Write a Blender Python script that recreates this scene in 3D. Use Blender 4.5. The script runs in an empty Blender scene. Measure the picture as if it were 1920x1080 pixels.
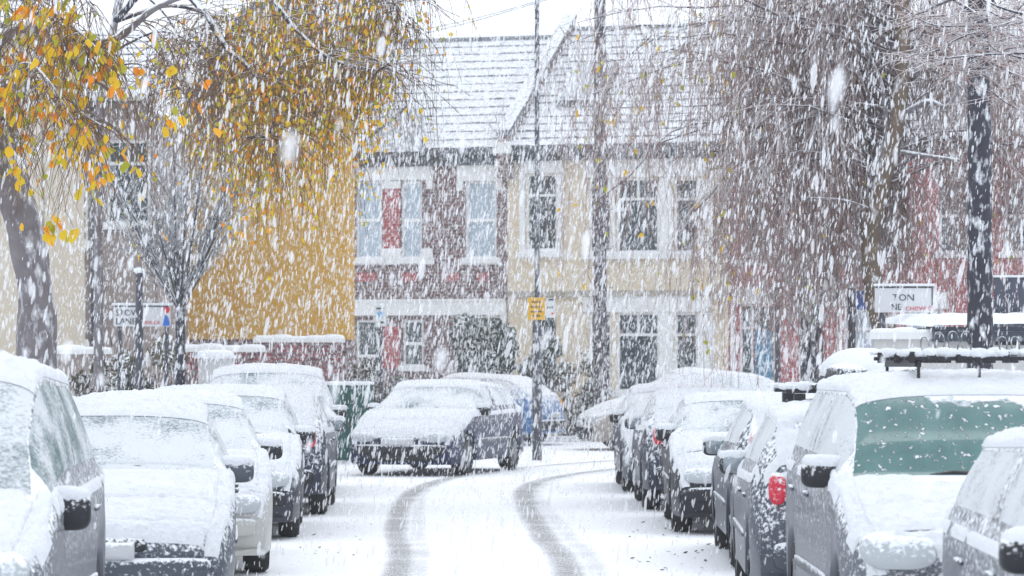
import bpy, bmesh, math, random
import numpy as np
from mathutils import Vector, Matrix, noise as mnoise
random.seed(7); rng = np.random.default_rng(11)
S = bpy.context.scene; COL = S.collection
# ------------------------------------------------------------------ camera, sky, sun, exposure
F, CX, HY, H = 6000.0, 960.0, 680.0, 1.7
def P(px, py, Y): return Vector(((px-CX)*Y/F, Y, H-(py-HY)*Y/F))
def GY(py): return F*H/(py-HY)                 # depth of a ground point
def X_(px, Y): return (px-CX)*Y/F
cam = bpy.data.cameras.new('camera'); co = bpy.data.objects.new('camera', cam); COL.objects.link(co)
co.location = (0, 0, H); co.rotation_euler = (math.radians(90), 0, 0)
cam.lens = 36*F/1920; cam.sensor_width = 36; cam.shift_y = 140/1920
cam.clip_start = .1; cam.clip_end = 2000
cam.dof.use_dof = True; cam.dof.focus_distance = 26; cam.dof.aperture_fstop = 5.6
S.camera = co
W = bpy.data.worlds.new('World'); S.world = W; W.use_nodes = True
nt = W.node_tree; bg = nt.nodes['Background']
sky = nt.nodes.new('ShaderNodeTexSky'); sky.sky_type = 'NISHITA'; sky.sun_disc = False
SUN_EL, SUN_ROT = math.radians(52), math.radians(200)
sky.sun_elevation = SUN_EL; sky.sun_rotation = SUN_ROT
sky.air_density = 1.0; sky.dust_density = .3
hs = nt.nodes.new('ShaderNodeHueSaturation'); hs.inputs['Saturation'].default_value = .18
nt.links.new(sky.outputs[0], hs.inputs['Color'])
cl = nt.nodes.new('ShaderNodeMix'); cl.data_type = 'RGBA'; cl.inputs[0].default_value = .7; cl.inputs[7].default_value = (6.55, 7.1, 7.9, 1)   # cloud layer over the clear sky
nt.links.new(hs.outputs[0], cl.inputs[6]); nt.links.new(cl.outputs[2], bg.inputs[0])
bg.inputs[1].default_value = .15
sl = bpy.data.lights.new('sun', 'SUN'); sl.energy = .6; sl.angle = math.radians(40); sl.color = (1, .985, .96)
so = bpy.data.objects.new('sun', sl); COL.objects.link(so)
so.rotation_euler = (math.radians(90)-SUN_EL, 0, math.radians(180)-SUN_ROT+math.radians(180))
S.view_settings.view_transform = 'Standard'; S.view_settings.look = 'None'
S.view_settings.exposure = .53; S.view_settings.gamma = 1
S.cycles.max_bounces = 7; S.cycles.diffuse_bounces = 4; S.cycles.glossy_bounces = 3
S.cycles.transmission_bounces = 3; S.cycles.transparent_max_bounces = 6
S.cycles.caustics_reflective = False; S.cycles.caustics_refractive = False
S.cycles.use_denoising = True

# ------------------------------------------------------------------ materials
SNOW = (.86, .88, .91)
def nodes(name):
    m = bpy.data.materials.new(name); m.use_nodes = True
    n = m.node_tree.nodes; l = m.node_tree.links
    return m, n, l, n['Principled BSDF']
def N(n, t, **kw):
    o = n.new(t)
    for k, v in kw.items(): setattr(o, k, v)
    return o
def math_(n, l, op, a, b=None, clamp=False):
    o = n.new('ShaderNodeMath'); o.operation = op; o.use_clamp = clamp
    for i, v in enumerate((a, b)):
        if v is None: continue
        if isinstance(v, (int, float)): o.inputs[i].default_value = v
        else: l.new(v, o.inputs[i])
    return o.outputs[0]
def noise(n, l, scale, detail=3, rough=.55, coord='Object', stretch=None):
    tc = n.new('ShaderNodeTexCoord'); t = n.new('ShaderNodeTexNoise')
    t.inputs['Scale'].default_value = scale; t.inputs['Detail'].default_value = detail
    t.inputs['Roughness'].default_value = rough
    src = tc.outputs[coord]
    if stretch:
        mp = n.new('ShaderNodeMapping'); mp.inputs['Scale'].default_value = stretch
        l.new(src, mp.inputs[0]); src = mp.outputs[0]
    l.new(src, t.inputs['Vector']); return t.outputs['Fac']
def mixc(n, l, fac, a, b):
    o = n.new('ShaderNodeMix'); o.data_type = 'RGBA'
    for s, v in ((0, fac), (6, a), (7, b)):
        if isinstance(v, (int, float)): o.inputs[s].default_value = v
        elif isinstance(v, tuple): o.inputs[s].default_value = (*v[:3], 1)
        else: l.new(v, o.inputs[s])
    return o.outputs[2]
def bump(n, l, h, strength, dist=.02):
    b = n.new('ShaderNodeBump'); b.inputs['Strength'].default_value = strength
    b.inputs['Distance'].default_value = dist; l.new(h, b.inputs['Height']); return b.outputs[0]
def mat_snow(name='snow', b1=.55, scale=26, dist=.03):
    m, n, l, p = nodes(name)
    a = noise(n, l, scale, 5, .65); c = noise(n, l, scale*.18, 3)
    col = mixc(n, l, c, (.80, .83, .88), (.90, .91, .93)); l.new(col, p.inputs['Base Color'])
    p.inputs['Roughness'].default_value = .75; p.inputs['Specular IOR Level'].default_value = .2
    l.new(bump(n, l, a, b1, dist), p.inputs['Normal']); return m
def mat_snowy(name, col, col2=None, rough=.6, thr=.75, up=.7, k=5, scale=30, cscale=3, metallic=0, bmp=.25, spec=.4, stretch=None, coat=0):
    """a coloured surface with settled snow: more where it faces up, broken by noise"""
    m, n, l, p = nodes(name)
    base = mixc(n, l, noise(n, l, cscale, 4), col, col2 or tuple(c*.7 for c in col))
    g = n.new('ShaderNodeNewGeometry'); sx = n.new('ShaderNodeSeparateXYZ'); l.new(g.outputs['Normal'], sx.inputs[0])
    nz = noise(n, l, scale, 4, .6, stretch=stretch)
    f = math_(n, l, 'MULTIPLY', sx.outputs[2], up)
    f = math_(n, l, 'ADD', f, nz); f = math_(n, l, 'SUBTRACT', f, thr); f = math_(n, l, 'MULTIPLY', f, k, True)
    l.new(mixc(n, l, f, base, SNOW), p.inputs['Base Color'])
    inv = math_(n, l, 'SUBTRACT', 1, f)
    if metallic: l.new(math_(n, l, 'MULTIPLY', inv, metallic), p.inputs['Metallic'])
    r = math_(n, l, 'MULTIPLY', f, .8-rough); l.new(math_(n, l, 'ADD', r, rough), p.inputs['Roughness'])
    p.inputs['Specular IOR Level'].default_value = spec
    if coat: l.new(math_(n, l, 'MULTIPLY', inv, coat), p.inputs['Coat Weight'])
    if bmp: l.new(bump(n, l, f, bmp, .01), p.inputs['Normal'])
    return m
def mat_plain(name, col, rough=.5, metallic=0, var=.15, scale=8):
    m, n, l, p = nodes(name)
    l.new(mixc(n, l, noise(n, l, scale), tuple(c*(1-var) for c in col), tuple(min(1, c*(1+var)) for c in col)), p.inputs['Base Color'])
    p.inputs['Roughness'].default_value = rough; p.inputs['Metallic'].default_value = metallic; return m
def mat_brick(name, c1, c2, mortar, snow=.10, sc=1.0):
    m, n, l, p = nodes(name)
    tc = n.new('ShaderNodeTexCoord'); mp = n.new('ShaderNodeMapping'); mp.inputs['Rotation'].default_value = (math.radians(90), 0, 0)
    l.new(tc.outputs['Object'], mp.inputs[0])
    b = n.new('ShaderNodeTexBrick'); l.new(mp.outputs[0], b.inputs['Vector'])
    b.inputs['Color1'].default_value = (*c1, 1); b.inputs['Color2'].default_value = (*c2, 1); b.inputs['Mortar'].default_value = (*mortar, 1)
    b.inputs['Scale'].default_value = sc; b.inputs['Brick Width'].default_value = .225; b.inputs['Row Height'].default_value = .075
    b.inputs['Mortar Size'].default_value = .010
    nz = noise(n, l, 14, 4, .7); f = math_(n, l, 'SUBTRACT', nz, .62-snow); f = math_(n, l, 'MULTIPLY', f, 6, True)
    f = math_(n, l, 'MULTIPLY', f, .75)
    l.new(mixc(n, l, f, b.outputs[0], SNOW), p.inputs['Base Color']); p.inputs['Roughness'].default_value = .85; return m

M = {}
M['snow'] = mat_snow('snow_cover'); M['snow_ground'] = mat_snow('snow_ground', .5, 9)
M['snow_fine'] = mat_snow('snow_lumpy', .75, 34, .034)
def mat_flake():
    m, n, l, p = nodes('snowflake')
    tr = n.new('ShaderNodeBsdfTranslucent'); tr.inputs[0].default_value = (.93, .94, .96, 1)
    df = n.new('ShaderNodeBsdfDiffuse'); df.inputs[0].default_value = (.93, .94, .96, 1)
    mx = n.new('ShaderNodeMixShader'); mx.inputs[0].default_value = .45
    l.new(df.outputs[0], mx.inputs[1]); l.new(tr.outputs[0], mx.inputs[2])
    tp = n.new('ShaderNodeBsdfTransparent'); m2 = n.new('ShaderNodeMixShader'); m2.inputs[0].default_value = .58
    l.new(mx.outputs[0], m2.inputs[1]); l.new(tp.outputs[0], m2.inputs[2])
    l.new(m2.outputs[0], n['Material Output'].inputs[0]); return m
M['flake'] = mat_flake()
def mat_glass(name, col, rough=.08):
    m, n, l, p = nodes(name)
    l.new(mixc(n, l, noise(n, l, 2.5, 2), tuple(c*.75 for c in col), col), p.inputs['Base Color'])
    p.inputs['Roughness'].default_value = rough; p.inputs['IOR'].default_value = 1.5; return m
def mat_cleared():
    m, n, l, p = nodes('cleared_windscreen')
    tc = n.new('ShaderNodeTexCoord'); sx = n.new('ShaderNodeSeparateXYZ'); l.new(tc.outputs['Object'], sx.inputs[0])
    base = mixc(n, l, noise(n, l, 2.2, 4, .6, stretch=(2.2, .6, .6)), (.03, .085, .085), (.15, .29, .27))
    edge = math_(n, l, 'SUBTRACT', sx.outputs[1], 1.50); edge = math_(n, l, 'ADD', edge, math_(n, l, 'MULTIPLY', sx.outputs[0], .22))
    nb_ = noise(n, l, 2.6, 4, .6); edge = math_(n, l, 'ADD', edge, math_(n, l, 'MULTIPLY', math_(n, l, 'SUBTRACT', nb_, .5), .7))
    a = math_(n, l, 'MULTIPLY', edge, 26, True)
    chip = noise(n, l, 34, 3, .5, stretch=(1, .8, 1)); b = math_(n, l, 'MULTIPLY', math_(n, l, 'SUBTRACT', chip, .595), 14, True)
    c2 = noise(n, l, 9, 3, .6); b2 = math_(n, l, 'MULTIPLY', math_(n, l, 'SUBTRACT', c2, .70), 14, True)
    f = math_(n, l, 'MAXIMUM', math_(n, l, 'MAXIMUM', a, b), b2)
    l.new(mixc(n, l, f, base, SNOW), p.inputs['Base Color']); l.new(math_(n, l, 'ADD', math_(n, l, 'MULTIPLY', f, .6), .1), p.inputs['Roughness'])
    l.new(bump(n, l, math_(n, l, 'ADD', f, math_(n, l, 'MULTIPLY', math_(n, l, 'MULTIPLY', noise(n, l, 40, 4), f), .8)), .8, .02), p.inputs['Normal']); return m
M['glass_teal'] = mat_cleared()
def mat_film(name, lo, thin):
    m, n, l, p = nodes(name)
    fine = noise(n, l, 42, 5, .75, stretch=(1, 1, 1.2)); low = noise(n, l, 2.6, 3, .55)
    f = math_(n, l, 'MULTIPLY', math_(n, l, 'SUBTRACT', fine, .5), 3.6); f = math_(n, l, 'ADD', f, lo)
    f = math_(n, l, 'SUBTRACT', f, math_(n, l, 'MULTIPLY', math_(n, l, 'SUBTRACT', low, .46), thin), True)
    l.new(mixc(n, l, f, (.10, .19, .19), (.84, .87, .90)), p.inputs['Base Color']); p.inputs['Roughness'].default_value = .5
    l.new(bump(n, l, fine, .8, .03), p.inputs['Normal']); return m
M['glass_snowy'] = mat_film('snowed_windscreen', 1.05, 3.2)
M['glass_dark'] = mat_glass('dark_glass', (.05, .075, .09))
M['glass_blue'] = mat_snowy('curtained_pane', (.36, .45, .54), (.46, .55, .62), rough=.1, thr=1.0, up=.3, scale=6, cscale=2.5, bmp=0)
M['glass_house'] = mat_glass('house_pane', (.055, .08, .095), .06)
M['rubber'] = mat_snowy('tyre_rubber', (.018, .018, .02), rough=.8, thr=.66, up=.25, scale=40)
M['rim'] = mat_snowy('wheel_rim', (.32, .33, .35), rough=.45, thr=.62, up=.3, scale=30, metallic=.6)
M['black'] = mat_snowy('black_plastic', (.016, .017, .022), rough=.5, thr=.68, up=.55, scale=45, k=7)
M['black_speckled'] = mat_snowy('black_plastic_speckled', (.016, .017, .022), rough=.5, thr=.60, up=.55, scale=60, k=7)
M['black_bare'] = mat_plain('black_trim', (.012, .012, .016), .5)
M['lamp'] = mat_snowy('headlight_lens', (.50, .53, .55), (.35, .38, .41), rough=.1, thr=.72, up=.5, scale=34)
M['lampblue'] = mat_snowy('blue_headlight_lens', (.10, .22, .36), (.3, .4, .5), rough=.1, thr=.9, up=.4, scale=34)
M['red'] = mat_snowy('tail_light_lens', (.70, .012, .05), (.5, .01, .03), rough=.18, thr=.62, up=.35, scale=34)
M['pinkred'] = mat_snowy('snowed_tail_light', (.75, .08, .10), (.6, .05, .08), rough=.3, thr=.52, up=.4, scale=50, k=3)
M['amber'] = mat_snowy('amber_lens', (.75, .33, .02), (.7, .25, .02), rough=.2, thr=.9)
M['plate'] = mat_snowy('plate_white', (.62, .64, .66), rough=.4, thr=.78, scale=40)
M['ink'] = mat_plain('dark_lettering', (.03, .035, .05), .6)
M['inkred'] = mat_plain('red_lettering', (.62, .03, .05), .6)
def paint(name, col, metallic=.25, thr=.66, up=.42, scale=38, k=6, rough=.42):
    return mat_snowy(name, col, tuple(c*.82 for c in col), rough=rough, thr=thr, up=up, scale=scale, k=k, metallic=metallic, coat=.12, spec=.35, cscale=1.2)
M['bark'] = mat_snowy('bark_grey', (.26, .24, .245), (.10, .085, .10), rough=.9, thr=.53, up=.5, scale=15, cscale=9, k=4, stretch=(1, 1, .4))
M['limb_bark'] = mat_snowy('limb_bark', (.14, .10, .10), (.07, .055, .07), rough=.9, thr=.74, up=.5, scale=9, cscale=7, k=5)
M['bark_dark'] = mat_snowy('bark_dark', (.06, .06, .08), (.018, .018, .028), rough=.85, thr=.53, up=.5, scale=13, cscale=8, k=6, stretch=(1, 1, .5))
M['bark_birch'] = mat_snowy('bark_birch', (.24, .17, .115), (.05, .04, .035), rough=.85, thr=.58, up=.4, scale=8, cscale=4.5, k=5, stretch=(1, 1, .6))
M['twig_brown'] = mat_snowy('brown_twig', (.20, .115, .06), (.12, .07, .05), rough=.85, thr=.74, up=.5, scale=9, k=5, bmp=0)
M['twig'] = mat_snowy('twig', (.38, .22, .17), (.25, .155, .15), rough=.85, thr=.52, up=.6, scale=9, k=5, bmp=0)
M['twig_snow'] = mat_snowy('snowy_twig', (.07, .065, .075), (.04, .04, .05), rough=.85, thr=.42, up=.6, scale=9, k=5, bmp=0)
def leafmat(name, c1, c2):
    m, n, l, p = nodes(name)
    g = n.new('ShaderNodeNewGeometry')
    c = mixc(n, l, g.outputs['Random Per Island'], c1, c2); l.new(c, p.inputs['Base Color'])
    p.inputs['Roughness'].default_value = .55
    tr = n.new('ShaderNodeBsdfTranslucent'); l.new(c, tr.inputs[0])
    mx = n.new('ShaderNodeMixShader'); mx.inputs[0].default_value = .5
    l.new(p.outputs[0], mx.inputs[1]); l.new(tr.outputs[0], mx.inputs[2]); l.new(mx.outputs[0], n['Material Output'].inputs[0]); return m
M['leaf_yellow'] = leafmat('leaf_yellow', (.88, .50, .012), (.80, .60, .02))
M['leaf_orange'] = leafmat('leaf_orange', (.86, .28, .012), (.90, .42, .012))
M['leaf_green'] = leafmat('leaf_green', (.40, .42, .03), (.58, .52, .03))
M['hedge'] = mat_snowy('hedge_leaf', (.035, .065, .045), (.06, .085, .05), rough=.6, thr=.62, up=.45, scale=5, k=4, bmp=0)
M['hedge_brown'] = mat_snowy('hedge_brown', (.10, .10, .055), (.15, .12, .07), rough=.7, thr=.54, up=.45, scale=5, k=4, bmp=0)

# ------------------------------------------------------------------ object helpers
def tag(o, label=None, cat=None, group=None, kind=None):
    if label: o['label'] = label
    if cat: o['category'] = cat
    if group: o['group'] = group
    if kind: o['kind'] = kind
    return o
def thing(name, label, cat, loc=(0, 0, 0), rz=0, group=None):
    o = bpy.data.objects.new(name, None); COL.objects.link(o); o.location = loc; o.rotation_euler = (0, 0, rz)
    o.empty_display_size = .2
    return tag(o, label, cat, group)
def link(name, me, mat, parent=None):
    o = bpy.data.objects.new(name, me); COL.objects.link(o)
    for mm in (mat if isinstance(mat, (list, tuple)) else [mat]): me.materials.append(mm)
    if parent is not None: o.parent = parent
    return o
class MB:
    def __init__(s): s.v = []; s.f = []; s.mi = []
    def add(s, vs, fs, mi=0):
        b = len(s.v); s.v += [tuple(v) for v in vs]; s.f += [tuple(i+b for i in f) for f in fs]; s.mi += [mi]*len(fs)
    def box(s, x0, x1, y0, y1, z0, z1, mi=0):
        s.add([(x0,y0,z0),(x1,y0,z0),(x1,y1,z0),(x0,y1,z0),(x0,y0,z1),(x1,y0,z1),(x1,y1,z1),(x0,y1,z1)],
              [(0,3,2,1),(4,5,6,7),(0,1,5,4),(1,2,6,5),(2,3,7,6),(3,0,4,7)], mi)
    def tube(s, pts, rad, n=8, cap=True, mi=0):
        pts = [Vector(p) for p in pts]; K = len(pts)
        if isinstance(rad, (int, float)): rad = [rad]*K
        vs = []; ref = Vector((0, 1, 0.001))
        for i, p in enumerate(pts):
            d = (pts[min(i+1, K-1)]-pts[max(i-1, 0)]).normalized()
            a = d.cross(ref)
            if a.length < 1e-3: a = d.cross(Vector((1, 0, 0)))
            a.normalize(); b = d.cross(a)
            for k in range(n):
                t = 2*math.pi*k/n; vs.append(p+(a*math.cos(t)+b*math.sin(t))*rad[i])
        fs = [(i*n+k, i*n+(k+1) % n, (i+1)*n+(k+1) % n, (i+1)*n+k) for i in range(K-1) for k in range(n)]
        if cap: fs += [tuple(range(n))[::-1], tuple((K-1)*n+k for k in range(n))]
        s.add(vs, fs, mi)
    def lathe(s, prof, axis, c, n=24, mi=0):
        """prof: (r, along) ; axis 'x','y','z'"""
        vs = []
        for r, a in prof:
            for k in range(n):
                t = 2*math.pi*k/n; u, w = r*math.cos(t), r*math.sin(t)
                q = {'x': (a, u, w), 'y': (u, a, w), 'z': (u, w, a)}[axis]
                vs.append((c[0]+q[0], c[1]+q[1], c[2]+q[2]))
        K = len(prof)
        fs = [(i*n+k, i*n+(k+1) % n, (i+1)*n+(k+1) % n, (i+1)*n+k) for i in range(K-1) for k in range(n)]
        s.add(vs, fs, mi)
    def superell(s, c, r, e=.6, nu=12, nv=20, mi=0, fn=None):
        def sp(x, p): return math.copysign(abs(x)**p, x)
        vs = []
        for i in range(nu+1):
            a = -math.pi/2+math.pi*i/nu
            for k in range(nv):
                b = 2*math.pi*k/nv
                v = Vector((r[0]*sp(math.cos(a), e)*sp(math.cos(b), e), r[1]*sp(math.cos(a), e)*sp(math.sin(b), e), r[2]*sp(math.sin(a), e)))
                if fn: v = fn(v)
                vs.append((c[0]+v[0], c[1]+v[1], c[2]+v[2]))
        fs = [(i*nv+k, i*nv+(k+1) % nv, (i+1)*nv+(k+1) % nv, (i+1)*nv+k) for i in range(nu) for k in range(nv)]
        s.add(vs, fs, mi)
    def mesh(s, name, smooth=False):
        me = bpy.data.meshes.new(name); me.from_pydata(s.v, [], s.f)
        me.polygons.foreach_set('material_index', s.mi)
        if smooth: me.polygons.foreach_set('use_smooth', [True]*len(s.f))
        me.update(); return me
    def build(s, name, mat, parent=None, smooth=False, recalc=True, bevel=0):
        me = s.mesh(name, smooth)
        if recalc or bevel:
            bm = bmesh.new(); bm.from_mesh(me)
            if recalc: bmesh.ops.recalc_face_normals(bm, faces=bm.faces)
            if bevel: bmesh.ops.bevel(bm, geom=list(bm.edges), offset=bevel, segments=2, affect='EDGES', profile=.6)
            bm.to_mesh(me); bm.free()
            if smooth: me.polygons.foreach_set('use_smooth', [True]*len(me.polygons))
        if smooth: me.set_sharp_from_angle(angle=math.radians(52))
        return link(name, me, mat, parent)
def np_mesh(name, verts, quads, smooth=False):
    me = bpy.data.meshes.new(name); verts = np.asarray(verts, np.float32); quads = np.asarray(quads, np.int32); k = quads.shape[1]
    me.vertices.add(len(verts)); me.vertices.foreach_set('co', verts.ravel())
    me.loops.add(quads.size); me.loops.foreach_set('vertex_index', quads.ravel())
    me.polygons.add(len(quads)); me.polygons.foreach_set('loop_start', np.arange(0, quads.size, k, dtype=np.int32))
    me.polygons.foreach_set('loop_total', np.full(len(quads), k, np.int32))
    if smooth: me.polygons.foreach_set('use_smooth', np.ones(len(quads), bool))
    me.update(calc_edges=True); me.validate(); return me
def np_tubes(paths, radii, sides=4):
    """paths (n,k,3), radii (n,k) -> verts, quads"""
    n, k, _ = paths.shape
    d = np.gradient(paths, axis=1); d /= np.linalg.norm(d, axis=2, keepdims=True)+1e-9
    ref = np.zeros_like(d); ref[..., 0] = .6; ref[..., 1] = .8
    a = np.cross(d, ref); a /= np.linalg.norm(a, axis=2, keepdims=True)+1e-9; b = np.cross(d, a)
    t = 2*np.pi*np.arange(sides)/sides+.4
    v = paths[:, :, None, :]+radii[:, :, None, None]*(a[:, :, None, :]*np.cos(t)[:, None]+b[:, :, None, :]*np.sin(t)[:, None])
    idx = np.arange(n*k*sides).reshape(n, k, sides)
    q = np.stack([idx[:, :-1, :], np.roll(idx[:, :-1, :], -1, 2), np.roll(idx[:, 1:, :], -1, 2), idx[:, 1:, :]], -1).reshape(-1, 4)
    return v.reshape(-1, 3), q
def text(name, s, size, mat, loc, rot, parent, ext=.004, align='LEFT'):
    c = bpy.data.curves.new(name, 'FONT'); c.body = s; c.size = size; c.extrude = ext; c.align_x = align; c.resolution_u = 2
    c.materials.append(mat); o = bpy.data.objects.new(name, c); COL.objects.link(o)
    o.location = loc; o.rotation_euler = rot; o.parent = parent
    bpy.context.view_layer.update(); me = bpy.data.meshes.new_from_object(o.evaluated_get(bpy.context.evaluated_depsgraph_get()))
    q = bpy.data.objects.new(name, me); COL.objects.link(q); q.location = loc; q.rotation_euler = rot; q.parent = parent
    bpy.data.objects.remove(o); q.name = name; return q

# ------------------------------------------------------------------ ground, road, pavements
def sheet(name, pts, z, mat, kind='structure'):
    mb = MB(); mb.add([(x, y, z) for x, y in pts], [tuple(range(len(pts)))]); o = mb.build(name, mat, recalc=False)
    if o.data.polygons[0].normal.z < 0: o.data.flip_normals()
    return tag(o, kind=kind)
sheet('ground', [(-900, -60), (900, -60), (900, 1500), (-900, 1500)], -.03, M['snow_ground'])
def road_mat():
    m, n, l, p = nodes('snowy_road')
    a = noise(n, l, 1.6, 6, .7); b = noise(n, l, 22, 4, .7)
    f = math_(n, l, 'SUBTRACT', a, .62); f = math_(n, l, 'MULTIPLY', f, 4, True); f2 = math_(n, l, 'SUBTRACT', b, .42); f2 = math_(n, l, 'MULTIPLY', f2, 3, True)
    f = math_(n, l, 'MULTIPLY', f, f2)
    l.new(mixc(n, l, math_(n, l, 'MULTIPLY', f, .35), (.89, .90, .92), (.42, .40, .40)), p.inputs['Base Color'])
    p.inputs['Roughness'].default_value = .8; p.inputs['Specular IOR Level'].default_value = .15
    l.new(bump(n, l, noise(n, l, 7, 5, .6), .5, .03), p.inputs['Normal']); return m
RM = road_mat()
sheet('road', [(-4.2, -30), (3.9, -30), (3.9, 46.5), (60, 46.5), (60, 68.5), (-60, 68.5), (-60, 46.5), (-4.2, 46.5)], 0, RM)
def slab(name, pts, z0, z1, mat):
    mb = MB(); n = len(pts)
    mb.add([(x, y, z0) for x, y in pts]+[(x, y, z1) for x, y in pts], [tuple(range(n, 2*n))]+[(i, (i+1) % n, n+(i+1) % n, n+i) for i in range(n)])
    return tag(mb.build(name, mat), kind='structure')
KM = mat_snowy('kerb_snow', (.30, .30, .31), (.22, .22, .23), thr=.35, up=1.0, scale=18)
def pave(name, x0, x1, y0, y1): return slab(name, [(x0, y0), (x1, y0), (x1, y1), (x0, y1)], -.02, .11, KM)
pave('pavement_left', -60, -4.2, -30, 46.5); pave('pavement_right', 3.9, 60, -30, 46.5); pave('pavement_far', -60, 60, 68.5, 90)

# tyre tracks: worn strips where wheels packed and dirtied the snow
def track_mat():
    m, n, l, p = nodes('tyre_track')
    at = n.new('ShaderNodeAttribute'); at.attribute_name = 'edge'
    a = noise(n, l, 26, 5, .75, stretch=(2.2, .5, 1)); b = noise(n, l, 1.1, 3)
    f = math_(n, l, 'MULTIPLY', at.outputs['Fac'], 1.0)
    a2 = math_(n, l, 'SUBTRACT', a, .5); a2 = math_(n, l, 'MULTIPLY', a2, 2.4)
    b2 = math_(n, l, 'SUBTRACT', b, .5); b2 = math_(n, l, 'MULTIPLY', b2, .9)
    f = math_(n, l, 'ADD', math_(n, l, 'SUBTRACT', f, .42), math_(n, l, 'ADD', a2, b2))
    f = math_(n, l, 'MULTIPLY', f, 1.5, True); f = math_(n, l, 'MULTIPLY', math_(n, l, 'MULTIPLY', f, at.outputs['Fac']), .55)
    l.new(mixc(n, l, a, (.22, .205, .20), (.38, .36, .355)), p.inputs['Base Color']); p.inputs['Roughness'].default_value = .7; l.new(f, p.inputs['Alpha'])
    l.new(bump(n, l, a, .5, .02), p.inputs['Normal']); return m
TM = track_mat()
def catmull(pts, n):
    pts = [np.array(p, float) for p in pts]; pts = [2*pts[0]-pts[1]]+pts+[2*pts[-1]-pts[-2]]; out = []
    for i in range(1, len(pts)-2):
        p0, p1, p2, p3 = pts[i-1:i+3]
        for k in range(n):
            t = k/n; out.append(.5*((2*p1)+(-p0+p2)*t+(2*p0-5*p1+4*p2-p3)*t*t+(-p0+3*p1-3*p2+p3)*t**3))
    out.append(pts[-2]); return np.array(out)
def track(px, w0, w1, z, strength):
    g = []
    for x, y in px: Y = GY(y); g.append((X_(x, Y), Y))
    d0 = np.array(g[0])-np.array(g[1]); g.insert(0, (g[0][0]+d0[0]*.1-.0, 6.0))
    c = catmull(g, 14); d = np.gradient(c, axis=0); d /= np.linalg.norm(d, axis=1, keepdims=True); nn = np.stack([d[:, 1], -d[:, 0]], 1)
    K = 9; vs = []; ed = []; w0 *= 1.12; w1 *= 1.12
    for i, p in enumerate(c):
        w = w0+(w1-w0)*i/len(c)
        for k in range(K):
            t = -1+2*k/(K-1); q = p+nn[i]*t*w*.5; vs.append((q[0], q[1], z)); ed.append(strength*max(0, 1-abs(t)**3))
    fs = [(i*K+k, i*K+k+1, (i+1)*K+k+1, (i+1)*K+k) for i in range(len(c)-1) for k in range(K-1)]
    me = bpy.data.meshes.new('tyre_track'); me.from_pydata(vs, [], fs)
    a = me.attributes.new('edge', 'FLOAT', 'POINT'); a.data.foreach_set('value', ed)
    o = link('road_tyre_track', me, TM)
    if o.data.polygons[0].normal.z < 0: o.data.flip_normals()
    return tag(o, kind='structure')
track([(741, 1080), (742, 1000), (752, 950), (782, 918), (850, 895), (960, 879), (1150, 864), (1330, 856)], .30, .34, .004, 1.0)
track([(783, 1080), (783, 1000), (785, 950), (800, 918), (865, 896), (975, 881), (1160, 866)], .22, .22, .008, .66)
track([(1068, 1080), (1022, 1010), (988, 950), (984, 920), (1025, 899), (1150, 880), (1330, 868)], .34, .38, .004, 1.0)
track([(1125, 1080), (1070, 1010), (1020, 950), (1003, 923), (1040, 902), (1155, 883)], .26, .26, .008, .66)

# ------------------------------------------------------------------ cars
def smooth1(y, s=2):
    k = np.array([1, 2, 1])/4
    for _ in range(s): y = np.concatenate([[y[0]], np.convolve(y, k, 'valid'), [y[-1]]])
    return y
HATCH = dict(bf=.66, cow=(1.05, .98), rf=(1.85, 1.40), pk=.46, rr=(.80, 1.38), hb=(.14, 1.0), belt=.95)
MPV = dict(bf=.80, cow=(.85, 1.06), rf=(1.75, 1.62), pk=.45, rr=(.62, 1.60), hb=(.10, 1.05), belt=1.03)
VAN = dict(bf=.80, cow=(.95, 1.04), rf=(1.62, 1.62), pk=.42, rr=(.35, 1.66), hb=(.06, 1.05), belt=1.07)
SALOON = dict(bf=.66, cow=(1.25, .95), rf=(2.05, 1.36), pk=.52, rr=(1.30, 1.32), hb=(.55, 1.0), belt=.92)
ESTATE = dict(bf=.66, cow=(1.2, .96), rf=(2.0, 1.38), pk=.55, rr=(.45, 1.38), hb=(.12, .98), belt=.93)
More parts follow.
